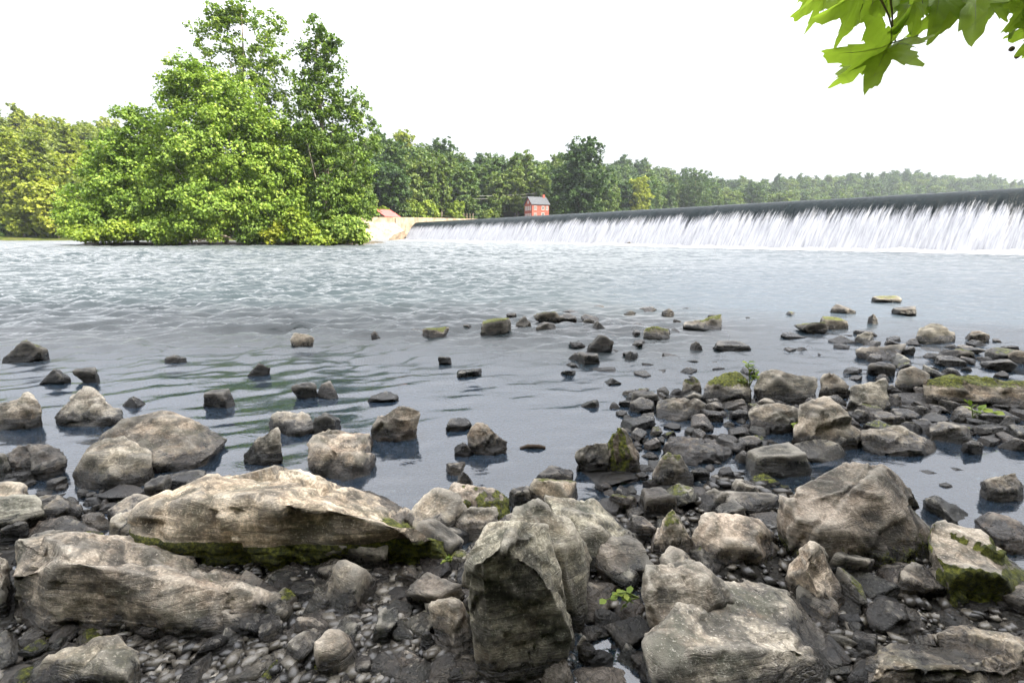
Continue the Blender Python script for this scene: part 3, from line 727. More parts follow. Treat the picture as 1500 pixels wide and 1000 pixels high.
# woodland trees: prototypes, then copies
def proto_tree(name, seed, H, spread_, mat, ncl, per, cl_r, leaf, bare=0.25):
    rng = np.random.default_rng(seed)
    blobs = []
    for k in range(9):
        f = k / 8.0; z = H * (bare + (0.93 - bare) * f)
        w = spread_ * math.sin(math.pi * (0.27 + 0.48 * f)) ** 0.8
        a = rng.random() * 6.28; o = 0.35 * w * rng.random()
        blobs.append((o * math.cos(a), o * math.sin(a), z, w * 0.75, w * 0.75, H * 0.13, 1.0))
    c = blob_centers(rng, blobs, ncl, 0.4)
    v, f, t = leaf_cards(rng, c, cl_r * (0.6 + 0.8 * rng.random(len(c))), per, leaf, np.array([0, 0, H * 0.5]))
    A = limbs(rng, np.array([0, 0, -1.0]), np.array([0.2, 0.1, H * 0.9]), H * 0.017, c, 10)
    return mesh_np('crown', v, f, mat, False, {'tint': t}), A.mesh('trunk', M_BARK)
PROT = {}
for key, mat in (('wood', LEAF_WOOD), ('gold', LEAF_GOLD)):
    PROT[key] = [proto_tree('t', 100 + i, H, sp_, mat, 190, 26, 1.25, 0.9) for i, (H, sp_) in enumerate([(16, 6.6), (19, 5.6), (15, 7.0), (20, 7.2), (17, 6.0), (22, 5.0)])]
PROT['shrub'] = [proto_tree('s', 130 + i, 5.5, 3.2, m_, 90, 20, 0.7, 0.6, 0.05) for i, m_ in enumerate((LEAF_WOOD, LEAF_LIME))]
rng = np.random.default_rng(77)
spots = []
tries = 0
grid = {}
def free(x, y, d):
    gx_, gy_ = int(x // 6), int(y // 6)
    for a in range(gx_ - 2, gx_ + 3):
        for b_ in range(gy_ - 2, gy_ + 3):
            for (u, w) in grid.get((a, b_), ()):
                if (u - x) ** 2 + (w - y) ** 2 < d * d: return False
    grid.setdefault((gx_, gy_), []).append((x, y)); return True
while tries < 60000:
    tries += 1
    px = rng.uniform(-60, 1620)
    by = np.interp(px, PXT, BANKY); ry = np.interp(px, PXT, RIDY)
    Y = by + 1.5 + (ry * 1.06 - by) * rng.random() ** 1.5
    X = (px - 750) / 750 * 0.979 * Y
    if 195 < px < 450 and Y > by + 30: continue
    if px > 900 and Y > by + 150 and rng.random() < 0.5: continue
    dist = 6.8 if px < 900 else 9.5
    if abs(px - 785) < 34 and Y < 198: continue
    if abs(px - 561) < 24 and Y < 156: continue
    if 540 < px < 840 and Y < by + 9: continue
    if free(X, Y, dist): spots.append((Y, X, px))
spots.sort()
def tree_copy(kind, i, X, Y, s, label, group, name='woodland_tree', cat='tree', sx=1.0):
    cm, tm = PROT[kind][i % len(PROT[kind])]
    e = empty(name, (X, Y, float(far_h(X, Y)) - 0.2), label, cat, group)
    e.scale = (s * sx, s * sx, s); e.rotation_euler = (0, 0, (i * 2.399) % 6.283)
    obj('foliage' if kind == 'shrub' else 'crown', cm, e); obj('stem' if kind == 'shrub' else 'trunk', tm, e)
    return e
NIND = 215
far_pts = []
sources = []
for i, (Y, X, px) in enumerate(spots):
    s = rng.uniform(0.8, 1.15) * (1.0 if px < 900 else 1.25)
    if i < NIND:
        g = 'gold' if px < 250 else 'wood'
        by0, ry0 = np.interp(px, PXT, BANKY), np.interp(px, PXT, RIDY)
        q_ = (Y - by0) / (ry0 - by0); row = 'front row' if q_ < .12 else 'second row' if q_ < .3 else 'middle slope' if q_ < .6 else 'ridge'
        where = next(w_ for lim, w_ in ((-20, 'at the frame edge beyond the grassy bank'), (20, 'behind the slender golden tree'), (60, 'behind the grassy bank'), (100, 'between the golden tree and the island'), (150, 'behind the sunny island bush'),
            (300, 'behind the sloping island tree'), (450, 'hidden behind the island crowns'), (520, 'behind the dark narrow island tree'), (552, 'at the island tip'), (575, 'above the red shed'), (610, 'just past the red shed'), (650, 'above the near half of the long pale wall'), (700, 'above the far half of the long pale wall'),
            (765, 'between long pale wall and mill house'), (810, 'behind the mill house'), (880, 'behind the tall broad tree'), (960, 'past the tall broad tree'), (9999, 'above the dam crest')) if px < lim)
        lab, grp = (f'yellow-green woodland tree in the {row} {where}', 'yellow-green woods behind the island') if g == 'gold' else (f'green woodland tree in the {row} {where}', 'woods above the far wall')
        e = tree_copy(g, i, X, Y, s, lab, grp)
        if g == 'wood' and len(sources) < len(PROT['wood']) and i % len(PROT['wood']) == len(sources): sources.append(e.children[0] if e.children[0].name.startswith('crown') else e.children[1])
    else:
        far_pts.append((X, Y, float(far_h(X, Y)) - 0.2, s))
FP = np.array(far_pts)
fm = mesh_np('forest', FP[:, :3], [np.zeros((0, 3), int)] if False else np.array([[0, 1, 2]]), LEAF_WOOD, False, {'size': FP[:, 3]})
fo_ = tag(obj('forest', fm), 'wooded hills rolling away behind the far bank', None, None, 'stuff')
ng = bpy.data.node_groups.new('forest_trees', 'GeometryNodeTree')
ng.interface.new_socket('Geometry', in_out='INPUT', socket_type='NodeSocketGeometry'); ng.interface.new_socket('Geometry', in_out='OUTPUT', socket_type='NodeSocketGeometry')
gi, go_ = ng.nodes.new('NodeGroupInput'), ng.nodes.new('NodeGroupOutput')
mp_ = ng.nodes.new('GeometryNodeMeshToPoints'); ng.links.new(gi.outputs[0], mp_.inputs[0])
jn = ng.nodes.new('GeometryNodeJoinGeometry')
for so in reversed(sources):
    oi_ = ng.nodes.new('GeometryNodeObjectInfo'); oi_.inputs['Object'].default_value = so; oi_.transform_space = 'ORIGINAL'
    g2 = ng.nodes.new('GeometryNodeGeometryToInstance'); ng.links.new(oi_.outputs['Geometry'], g2.inputs[0]); ng.links.new(g2.outputs[0], jn.inputs[0])
ip = ng.nodes.new('GeometryNodeInstanceOnPoints'); ip.inputs['Pick Instance'].default_value = True
ng.links.new(mp_.outputs[0], ip.inputs['Points']); ng.links.new(jn.outputs[0], ip.inputs['Instance'])
ri = ng.nodes.new('FunctionNodeRandomValue'); ri.data_type = 'INT'; ri.inputs[4].default_value = 0; ri.inputs[5].default_value = len(sources) - 1
ng.links.new(ri.outputs[2], ip.inputs['Instance Index'])
rv = ng.nodes.new('FunctionNodeRandomValue'); rv.data_type = 'FLOAT_VECTOR'; rv.inputs[0].default_value = (0, 0, 0); rv.inputs[1].default_value = (0, 0, 6.28); rv.inputs['Seed'].default_value = 5
ng.links.new(rv.outputs[0], ip.inputs['Rotation'])
sa_ = ng.nodes.new('GeometryNodeInputNamedAttribute'); sa_.data_type = 'FLOAT'; sa_.inputs['Name'].default_value = 'size'
ng.links.new(sa_.outputs[0], ip.inputs['Scale'])
ng.links.new(ip.outputs[0], go_.inputs[0])
gm = fo_.modifiers.new('trees', 'NODES'); gm.node_group = ng
# individual far trees that stand out
def solo(px, top, base, Y, sp_, mat, label, seed, ncl=420, name='tall_tree'):
    p = at_depth(px, base, Y); H = at_depth(px, top, Y)[2] - p[2]
    cm, tm = proto_tree(name, seed, H, sp_, mat, ncl, 22, 1.0, 0.8, 0.12)
    e = empty(name, tuple(p), label, 'tree'); obj('crown', cm, e); obj('trunk', tm, e)
solo(852, 206, 322, 192, 11.5, LEAF_WOOD, 'tall broad tree standing right beside the brick mill house', 201, 900)
solo(822, 245, 322, 190, 5.0, LEAF_WOOD, 'darker tree squeezed between the mill house and the tall broad tree', 202, 260)
solo(770, 224, 318, 215, 5.5, LEAF_WOOD, 'slender pointed tree rising behind the roof of the mill house', 203, 240)
solo(935, 262, 322, 262, 7.5, LEAF_GOLD, 'yellowish rounded tree on the shore past the tall broad tree', 204, 320)
solo(1015, 248, 312, 335, 14, LEAF_WOOD, 'wide dark tree on the far shore halfway along the dam crest', 205, 420)
solo(1100, 270, 306, 400, 12, LEAF_WOOD, 'low rounded tree on the far shore past the wide dark tree', 206, 300)
solo(590, 196, 322, 205, 7.5, LEAF_GOLD, 'tall pale yellow-green tree above the red shed roof', 207, 460)
solo(650, 207, 322, 225, 8.5, LEAF_WOOD, 'tall domed tree in the woods above the long pale wall', 208, 460)
solo(560, 200, 322, 215, 7.0, LEAF_WOOD, 'dense green tree just showing past the island tip', 209, 420)
solo(36, 200, 348, 131, 4.2, LEAF_GOLD, 'slender golden tree with pale trunk on the grassy far bank', 210, 300)
solo(4, 215, 348, 134, 4.5, LEAF_GOLD, 'leafy tree at the edge of the grassy bank beside the golden tree', 211, 300)
solo(72, 245, 348, 132, 4.5, LEAF_GOLD, 'rounded low tree on the grassy bank between golden tree and island', 212, 300)
for i in range(46):
    px = rng.uniform(-40, 860)
    if 150 < px < 530 or abs(px - 785) < 24: continue
    by = np.interp(px, PXT, BANKY); Y = by + (2.5 if px < 200 else 5.0) + rng.random() * 3
    X = (px - 750) / 750 * 0.979 * Y
    tree_copy('shrub', i, X, Y, rng.uniform(0.7, 1.3), 'shrub at the foot of the woods beyond the island' if px < 200 else 'rounded shrub behind the long pale wall',
              'shrubs along the far bank', 'shrub', 'shrub')

# the wooded near bank at the photographer's back: it keeps the low sun off the shore stones
for i, (X, Y, s) in enumerate([(9.0, -6.5, 1.0), (14.0, -6.5, 1.15), (1.0, -9.5, 1.05), (-6.5, -9.0, 1.0), (18.5, -6.0, 1.1), (-12.5, -10.0, 1.1), (25.0, -8.5, 1.2), (5.5, -9.0, 1.15), (-9, -17, 1.2), (10.5, -12, 1.25),
                               (-2.8, -10.0, 1.1), (-3, -17, 1.3), (16.5, -12, 1.3), (-16, -15, 1.3), (3.4, -17.0, 1.2)]):
    e = tree_copy('wood', i, X, Y, s, 'leafy tree on the near bank behind the shore stones', 'trees on the near bank')
    e.location.z = 0.9

for i, (X, Y) in enumerate([(-6, -4.2), (-3.2, -4.0), (-.6, -4.4), (2.0, -4.0), (4.6, -3.8), (7.4, -2.6), (9.6, -.4), (-8.6, -3.4), (-4.6, -6.2), (-1.8, -6.0), (.8, -6.3), (3.4, -6), (6, -5.6), (-7.4, -6)]):  # unseen shrubs added to block low light under the tree crowns
    e = tree_copy('shrub', i, X, Y, .95, 'unseen shrub added to screen low light behind the shore stones', 'unseen light-screening shrubs on the near bank', 'shrub', 'shrub'); e.location.z = .6

# ================================================================== ROCKS
_ICO = {}
def ico(level):
    if level not in _ICO:
        bm = bmesh.new(); bmesh.ops.create_icosphere(bm, subdivisions=level, radius=1.0)
        bm.verts.ensure_lookup_table()
        _ICO[level] = (np.array([v.co[:] for v in bm.verts]), np.array([[v.index for v in f.verts] for f in bm.faces], dtype=np.int32)); bm.free()
    return _ICO[level]
def hull_planes(pts):
    bm = bmesh.new()
    for p in pts: bm.verts.new(p)
    bmesh.ops.convex_hull(bm, input=bm.verts)
    bm.normal_update()
    N, D, Ar = [], [], []
    for f in bm.faces:
        n = np.array(f.normal[:]); d = n @ np.array(f.verts[0].co[:])
        if d < 0: n, d = -n, -d
        N.append(n); D.append(d); Ar.append(f.calc_area())
    bm.free()
    o = np.argsort(-np.array(Ar)); keep = []
    for i in o:
        if all(N[i] @ N[j] < 0.895 for j in keep): keep.append(i)
    return np.array([N[i] for i in keep]), np.array([max(D[i], 0.05) for i in keep])
def radial(dirs, N, D, p=16.0):
    c = np.maximum(dirs @ N.T, 0) / D
    return (c ** p).sum(1) ** (-1.0 / p)
def vnormals(v, f):
    n = np.cross(v[f[:, 1]] - v[f[:, 0]], v[f[:, 2]] - v[f[:, 0]])
    o = np.zeros_like(v)
    for k in range(3): np.add.at(o, f[:, k], n)
    return o / (np.linalg.norm(o, axis=1)[:, None] + 1e-12)
def weather(v, f, size, seed, rough=1.0, bed=None):
    """break flat faces up: chips, strata ledges, cracks and grain"""
    n = vnormals(v, f)
    o = seed * 7.31
    q = v / size + o
    rs = np.random.default_rng(seed)
    if bed is None:
        bed = rs.normal(size=3) * np.array([0.5, 0.5, 1.0]); bed /= np.linalg.norm(bed)
    d = size * rough * (0.012 * fbm(q * 2.1, 3, seed) + 0.010 * fbm(q * 6, 3, seed + 3, True))
    for cells, amp in ((16, 0.07), (90, 0.05)):                                 # fracture facets, each with its own tilt
        sd = v[rs.integers(len(v), size=cells)]
        w_ = v + size * 0.05 * np.stack([fbm(q * 4 + 5 * j_, 2, seed + 40 + j_) for j_ in range(3)], 1)
        near = np.argmin(((w_[:, None, :] - sd[None]) ** 2).sum(2), 1) if len(v) * cells < 2.5e6 else np.concatenate([np.argmin(((c_[:, None, :] - sd[None]) ** 2).sum(2), 1) for c_ in np.array_split(w_, 8)])
        tl = rs.normal(size=(cells, 3)) * amp
        of = rs.normal(size=cells) * 0.0035 * size
        d += rough * (np.clip(((w_ - sd[near]) * tl[near]).sum(1), -.05 * size, .05 * size) + of[near])
    chip = fbm(q * 2.7 + 9, 2, seed + 5)
    d -= size * rough * 0.013 * sstep(0.16, 0.20, chip)                      # spalled hollows
    lay = (v @ bed) / size * rs.uniform(5, 9) + 0.55 * fbm(q * 1.6, 3, seed + 8)
    li = np.floor(lay).astype(int); inset = rs.random(400)                         # broken bedding ledges, each layer set back by its own amount
    d -= size * rough * rs.uniform(0.012, 0.034) * inset[(li + 200) % 400] * sstep(-0.25, 0.15, fbm(q * 1.1 + 2, 2, seed + 9))
    for j_ in range(5):                                                           # joints: straight cracks across the stone
        jn_ = rs.normal(size=3); jn_ /= np.linalg.norm(jn_); off_ = rs.uniform(-.35, .35) * size
        cdist = np.abs(v @ jn_ - np.mean(v @ jn_) - off_ + 0.03 * size * fbm(q * 3 + j_, 3, seed + 60 + j_))
        live = sstep(-.05, .25, fbm(q * 1.2 + 9 * j_, 2, seed + 70 + j_))
        d -= size * rough * live * (0.020 * np.clip(1 - cdist / (0.012 * size), 0, 1)) 
        d -= size * rough * live * rs.uniform(.006, .026) * (v @ jn_ - np.mean(v @ jn_) + 0.02 * size * fbm(q * 4 + j_, 2, seed + 60 + j_) > off_)
    d += 0.0045 * rough * fbm(v * 22 + o, 4, seed + 13, True) + 0.0022 * rough * fbm(v * 85 + o, 2, seed + 15)
    return v + n * d[:, None]

ROCK_PLACES = []            # (x, y, radius, phrase) of every named rock
def hero(name, label, pts, thick=None, z0=0.0, tone=1.0, level=5, ridge=None, moss=None, mossy=1.0, rough=1.0, cat=None, wet=0.0, sink=0.16, back=0.42, phrase=None, group=None):
    seed = zlib.crc32(label.encode()) % 9973
    rs = np.random.default_rng(seed)
    P = [(p[0], p[1], p[2] if len(p) > 2 else None) for p in pts]
    xs = np.array([p[0] for p in P]); ys = np.array([p[1] for p in P])
    ylow, ytop = ys.max(), ys.min(); cx, cy = xs.mean(), ys.mean()
    g = at_height(xs.mean(), ylow, z0); Y0 = g[1]
    width = (xs.max() - xs.min()) / 750 * cam_depth(g)
    if thick is None: thick = 0.75 * width
    W3 = []
    for (x, y, f) in P:
        if f is None: f = 0.10 + 0.58 * (ylow - y) / (ylow - ytop)
        w = at_depth(x, y, Y0 + f * thick)
        W3.append(w)
        bx_, by2 = cx + .84 * (x - cx), cy + .84 * (y - cy)
        b = at_depth(bx_, by2, Y0 + (f + back) * thick); W3.append(b)
    zmax = max(w[2] for w in W3)
    for w in list(W3):
        if w[2] < z0 + 0.33 * (zmax - z0): W3.append(np.array([w[0], w[1], min(w[2], z0) - sink]))
    if ridge is None:
        ridge = []
        for (x, y, f) in P[rs.integers(3)::3]:
            k = rs.uniform(0.45, 0.68)
            ridge.append((cx + k * (x - cx), cy + (ylow - cy) * 0.12 + k * (y - cy), rs.uniform(-0.02, 0.10) + 0.30 * (ylow - y) / (ylow - ytop)))
    for (x, y, f) in ridge: W3.append(at_depth(x, y, Y0 + f * thick))
    W3 = np.array(W3)
    c = (W3.max(0) + W3.min(0)) / 2
    q = W3 - c
    ev, E = np.linalg.eigh(np.cov(q.T)); sc = np.sqrt(ev) * 1.6
    qs = (q @ E) / sc
    N, D = hull_planes(qs)
    xn = rs.normal(size=(10, 3)); xn /= np.linalg.norm(xn, axis=1)[:, None]          # knocked-off corners
    xd = (qs @ xn.T).max(0) * rs.uniform(0.93, 0.99, 10)
    N = np.vstack([N, xn]); D = np.append(D, xd)
    dirs, F = ico(level)
    wd = dirs + 0.028 * rough * np.stack([fbm(dirs * 2.6 + seed % 97 + 11 * j_, 3, seed + j_) for j_ in range(3)], 1)
    wd /= np.linalg.norm(wd, axis=1)[:, None]
    v = (dirs * radial(wd, N, D, 110)[:, None] * 1.02) * sc @ E.T + c
    if np.linalg.det(E) < 0: F = F[:, ::-1]
    size = float((np.prod(W3.max(0) - W3.min(0))) ** (1 / 3.0))
    v = weather(v, F, size, seed, rough)
    org = np.array([c[0], c[1], z0])
    at = np.zeros(len(v))
    if moss:
        nn = vnormals(v, F); zz_ = (v[:, 2] - z0) / (zmax - z0)
        if moss == 'top': at = sstep(0.1, 0.9, nn[:, 2]) * sstep(0.25, 0.8, zz_)
        elif moss == 'front': at = sstep(-0.05, -0.45, nn[:, 1]) * sstep(1.0, 0.80, zz_) * sstep(0.92, 0.6, nn[:, 2]) + 0.25 * sstep(0.8, 0.4, zz_)
        elif moss == 'slope': at = sstep(.36, .14, (v[:, 1] - v[:, 1].min()) / np.ptp(v[:, 1])) * sstep(1.05, .8, zz_) + 0.3 * sstep(.55, .3, (v[:, 1] - v[:, 1].min()) / np.ptp(v[:, 1])) * sstep(.9, .6, zz_)
        elif moss == 'base': at = sstep(0.75, 0.2, zz_)
        elif moss == 'right': at = sstep(0.0, 0.6, nn[:, 0] * 0.8 - nn[:, 1] * 0.3) * 0.9
        elif moss == 'left': at = sstep(0.0, 0.6, -nn[:, 0] * 0.8 - nn[:, 1] * 0.3) * 0.9
        m = at * (fbm(v * 14, 3, seed + 31) * 0.5 + 0.6)
        v = v + nn * (np.clip(m, 0, 1) * 0.010 * (1 + fbm(v * 130, 2, seed + 37)))[:, None]
    me = mesh_np(name, v - org, F, M_ROCK, True, {'moss': at})
    o = obj(name, me, None, tuple(org))
    o['tone'] = float(tone); o['mossy'] = float(mossy); o['wet'] = float(wet)
    tag(o, label, cat or name, group)
    ROCK_PLACES.append((c[0], c[1], 0.5 * max(W3[:, 0].ptp() if hasattr(W3, 'ptp') else np.ptp(W3[:, 0]), 0.05), np.ptp(W3[:, 1]) * 0.5, phrase))
    return o

# ---- big stones along the near shore
hero('boulder', 'long grey-brown boulder tapering to a point, tilted over the dark gravel', [(16, 822, .45), (24, 787, .55), (60, 775, .75), (100, 776, .8), (173, 784, .85), (230, 797, .82), (310, 831, .75), (396, 851, .65), (446, 869, .45), (448, 880, .38), (397, 921, .18), (330, 940, .05), (240, 946, .03), (47, 928, .05), (6, 905, .15)],
     0.48, tone=1.12, level=6, ridge=[(36, 838, .18), (88, 800, .35), (115, 822, .12), (180, 872, .06), (250, 900, .03), (320, 900, .10), (390, 885, .2), (175, 812, .45), (270, 838, .42)], phrase='the long tapering boulder')
hero('boulder', 'pale flat-topped slab with a thick mantle of dark moss down its front', [(210, 785, .12), (216, 762, .25), (232, 744, .45), (281, 717, .75), (325, 701, .9), (403, 694, 1.0), (480, 715, .9), (563, 725, .85), (624, 734, .75), (647, 758, .5), (659, 776, .32), (660, 792, .22), (676, 822, .06), (674, 842, .0), (552, 838, .0), (480, 832, .0), (360, 820, .02), (277, 806, .04)],
     0.62, tone=1.5, level=6, ridge=[(262, 742, .13), (300, 733, .12), (457, 730, .10), (527, 760, .09), (588, 774, .08), (645, 784, .08), (300, 790, .02), (440, 806, .01), (580, 822, .0)], moss='slope', mossy=1.3, phrase='the mossy-fronted slab')
up_ = hero('boulder', 'tall upright boulder with a scooped dark face between gravel and black pool', [(678, 824, .08), (688, 808, .18), (710, 775, .45), (744, 767, .5), (786, 770, .5), (806, 784, .42), (814, 832, .25), (819, 888, .15), (840, 927, .1), (817, 940, .05), (772, 996, .0), (744, 998, .0), (716, 982, .0), (696, 933, .0), (680, 877, .03)],
     0.34, tone=1.05, level=6, ridge=[(684, 824, .02), (716, 810, .02), (772, 818, .03), (796, 838, .04), (808, 880, .04), (744, 961, -.05), (760, 790, .25), (700, 800, .2)], rough=0.9, phrase='the upright scooped boulder')
up2 = hero('boulder', 'back layer', [(744, 765, .5), (758, 745, .7), (783, 734, .8), (800, 741, .8), (828, 764, .75), (846, 782, .65), (860, 801, .55), (864, 854, .35), (857, 910, .2), (848, 938, .1), (812, 930, .1), (800, 804, .35)],
     0.30, z0=.0, tone=1.05, level=5, ridge=[(806, 772, .5), (835, 810, .3), (838, 880, .1)], rough=1.1)
def merge(o, o2):
    """two hulls of one broken stone become one mesh"""
    bm = bmesh.new(); m2 = o2.data; m2.transform(Matrix.Translation(o2.location - o.location))
    bm.from_mesh(o.data); bm.from_mesh(m2); bm.to_mesh(o.data); bm.free()
    bpy.data.objects.remove(o2)
merge(up_, up2)
hero('boulder', 'steep brown boulder leaning behind the upright scooped one', [(797, 731, .6), (830, 727, .75), (870, 728, .8), (906, 760, .7), (937, 795, .5), (949, 828, .3), (932, 848, .1), (870, 844, .05), (835, 840, .1), (820, 780, .3)],
     0.40, tone=1.05, level=5, ridge=[(845, 755, .35), (880, 775, .18), (865, 800, .10), (900, 800, .22), (870, 835, .0)], phrase='the steep brown boulder')
hero('boulder', 'largest dark green-grey boulder with a sloping pale left shoulder by the pool', [(1139, 750, .3), (1149, 724, .4), (1190, 700, .55), (1240, 674, .75), (1270, 677, .75), (1290, 681, .72), (1322, 702, .6), (1348, 745, .4), (1374, 784, .25), (1362, 808, .15), (1340, 820, .1), (1290, 840, .0), (1232, 840, .0), (1204, 818, .0), (1144, 785, .15)],
     0.55, tone=0.55, level=6, ridge=[(1160, 738, .22), (1182, 726, .28), (1240, 706, .36), (1286, 686, .5), (1292, 720, .22), (1215, 770, .03), (1290, 790, .02), (1330, 770, .15)], moss='base', mossy=0.45, rough=0.8, phrase='the largest green-grey boulder')
hero('boulder', 'broad pale flat slab sloping out of the frame under a smaller dark block', [(958, 985, .05), (960, 948, .15), (975, 900, .45), (1040, 858, .8), (1064, 852, .85), (1140, 856, .9), (1158, 863, .88), (1200, 922, .6), (1236, 980, .3), (1236, 1020, .1), (1100, 1040, .0), (996, 1030, .0)],
     0.50, tone=1.38, level=6, ridge=[(985, 945, .12), (1080, 950, .14), (1180, 955, .2), (1210, 985, .16), (1110, 895, .52)], rough=0.8, phrase='the broad pale slab')
hero('rock', 'dark rounded block resting on the broad pale slab', [(938, 850, .3), (947, 828, .5), (975, 822, .6), (1016, 817, .7), (1034, 825, .65), (1056, 850, .45), (1077, 882, .25), (1062, 914, .08), (1005, 920, .0), (960, 914, .0), (941, 882, .1)],
     0.26, z0=0.07, tone=0.85, level=5, ridge=[(950, 842, .25), (1010, 838, .3), (1030, 845, .28), (1050, 890, .08), (960, 895, .02), (1010, 905, -.02)], sink=.05, phrase='the dark rounded block')
hero('boulder', 'rough pale boulder cut by the frame beside the water trickle', [(1262, 958, .25), (1300, 944, .4), (1344, 925, .55), (1400, 924, .6), (1434, 926, .62), (1500, 897, .8), (1560, 880, .85), (1600, 1000, .2), (1560, 1040, .0), (1300, 1040, .0), (1270, 1000, .1)],
     0.40, tone=1.15, level=6, ridge=[(1310, 985, .08), (1400, 960, .18), (1500, 950, .22), (1440, 1000, .02)], rough=1.1, phrase='the rough pale boulder')
hero('rock', 'triangular tan rock standing in front of the long tapering boulder', [(40, 1020, .0), (54, 963, .25), (110, 940, .45), (157, 923, .6), (177, 928, .6), (190, 942, .5), (204, 966, .3), (210, 1030, .0)],
     0.24, tone=1.2, level=5, ridge=[(80, 985, .1), (152, 965, .12), (188, 980, .1)], rough=0.7, phrase='the triangular tan rock')
hero('rock', 'flat brown slab wedged under the long tapering boulder', [(-30, 926), (20, 926), (83, 946), (52, 968), (0, 980), (-30, 982)], 0.25, tone=0.95, level=4, phrase='the flat brown slab')
hero('rock', 'tan knobbly rock at the edge of the pale pebble patch', [(20, 748), (44, 726), (75, 722), (118, 732), (123, 746), (95, 764), (58, 778), (28, 776)], 0.28, tone=1.15, level=5, phrase='the tan knobbly rock')
hero('rock', 'pale low slab peeping out behind the long tapering boulder', [(30, 786), (58, 765), (95, 755), (150, 776), (160, 800), (60, 806)], 0.26, tone=1.4, level=4, rough=.7, phrase='the pale low slab')
hero('stone', 'pale lumpy stone on the dark pebbles near the tan knobbly rock', [(115, 770), (122, 752), (140, 751), (162, 762), (166, 772), (140, 779)], None, tone=1.4, level=4, phrase='the pale lumpy stone')
hero('boulder', 'rounded boulder with a brown stained face in front of a wider one', [(110, 709, .1), (113, 681, .25), (128, 656, .5), (149, 643, .65), (181, 640, .7), (208, 655, .55), (222, 676, .35), (219, 700, .15), (187, 716, .0), (149, 722, .0), (125, 720, .0)],
     0.42, z0=-0.02, tone=0.95, level=5, ridge=[(135, 665, .25), (170, 655, .35), (195, 668, .2), (165, 695, -.03)], rough=.7, phrase='the rounded stained boulder')
hero('boulder', 'wide olive-grey boulder rising from the still water', [(140, 690, .1), (140, 650, .4), (150, 632, .55), (181, 617, .7), (248, 603, .85), (268, 608, .85), (300, 632, .6), (321, 648, .45), (318, 664, .25), (270, 690, .0), (220, 698, .0)],
     0.62, z0=-0.02, tone=0.92, level=5, ridge=[(190, 640, .35), (255, 625, .5), (290, 650, .25), (230, 670, .05)], moss='top', mossy=.3, rough=.8, phrase='the wide olive boulder')
hero('rock', 'grey rock with a flat-cut dark underside standing in still water', [(77, 610, .3), (100, 588, .5), (127, 573, .7), (145, 578, .7), (160, 590, .6), (177, 602, .45), (177, 617, .25), (150, 627, .0), (115, 626, .0), (85, 620, .15)], None, tone=0.95, level=5, phrase='the grey still-water rock')
hero('rock', 'angular grey rock half out of the frame with a pale streak', [(-12, 598), (10, 588), (35, 579), (44, 580), (64, 602), (54, 618), (20, 628), (-12, 632)], None, tone=0.9, level=5, phrase='the streaked grey rock')
hero('rock', 'black wet rock with folded ledges near the edge of the frame', [(10, 672), (26, 653), (68, 652), (98, 664), (99, 674), (80, 688), (50, 698), (14, 704)], None, tone=0.6, level=5, wet=.6, rough=1.5, phrase='the folded black rock')
hero('rock', 'low dark wet stone cut by the frame beside the folded black rock', [(-20, 672), (5, 664), (14, 676), (12, 700), (-20, 706)], None, tone=0.6, level=4, wet=.6, phrase='the low dark stone')
hero('boulder', 'speckled tan boulder with pitted top standing alone in clear water', [(452, 662, .25), (462, 640, .6), (498, 631, .8), (543, 631, .8), (545, 676, .3), (538, 697, .1), (510, 709, .0), (482, 703, .0), (455, 688, .1)],
     0.42, z0=-0.02, tone=1.3, level=5, ridge=[(475, 668, .2), (520, 672, .15), (510, 650, .4)], rough=1.2, phrase='the speckled tan boulder')
hero('rock', 'dark sloping rock with a grey top left of the speckled tan boulder', [(354, 665), (374, 641), (402, 628), (413, 652), (412, 668), (383, 684), (366, 680)], None, tone=0.72, level=5, phrase='the dark sloping rock')
hero('rock', 'smooth brown-topped rock just behind the dark sloping one', [(392, 620), (402, 606), (418, 601), (455, 608), (463, 628), (448, 638), (412, 636)], None, tone=1.0, level=4, phrase='the brown-topped rock')
hero('rock', 'peaked grey rock with white quartz streak in clear water', [(543, 631), (556, 610), (582, 592), (611, 600), (615, 612), (606, 634), (582, 650), (555, 646)], None, tone=0.9, level=5, phrase='the peaked grey rock')
hero('rock', 'dark pyramid rock at the centre of the clear pool', [(682, 637), (698, 616), (714, 621), (742, 647), (734, 662), (706, 668), (692, 658)], None, tone=0.66, level=5, phrase='the dark pyramid rock')
hero('rock', 'domed rock with a moss patch wedged behind the upright boulder', [(646, 744), (660, 714), (680, 710), (710, 712), (746, 736), (743, 760), (726, 768), (660, 764)], 0.26, tone=1.0, level=5, moss='right', mossy=.9, phrase='the moss-patched dome')
hero('rock', 'squarish tan rock with ribbed side touching the mossy-fronted slab', [(657, 768), (668, 749), (690, 744), (727, 744), (730, 768), (700, 800), (682, 800), (662, 784)], 0.22, tone=1.15, level=5, phrase='the squarish ribbed rock')
hero('rock', 'brown cracked rock at the foot of the upright scooped boulder', [(624, 890), (635, 879), (676, 880), (692, 925), (708, 965), (684, 978), (640, 956)], 0.2, tone=0.95, level=5, phrase='the brown cracked rock')
hero('rock', 'pale grey rock at the bottom edge between gravel and upright boulder', [(522, 1000), (530, 985), (546, 963), (592, 949), (632, 974), (648, 1005), (640, 1030), (530, 1030)], 0.22, tone=1.38, level=5, phrase='the pale bottom rock')
hero('rock', 'rough yellow-tan rock at the bottom edge near the black trickle', [(306, 992), (345, 972), (392, 958), (424, 960), (430, 990), (420, 1015), (310, 1020)], 0.2, tone=1.4, level=5, rough=1.3, phrase='the rough yellow-tan rock')
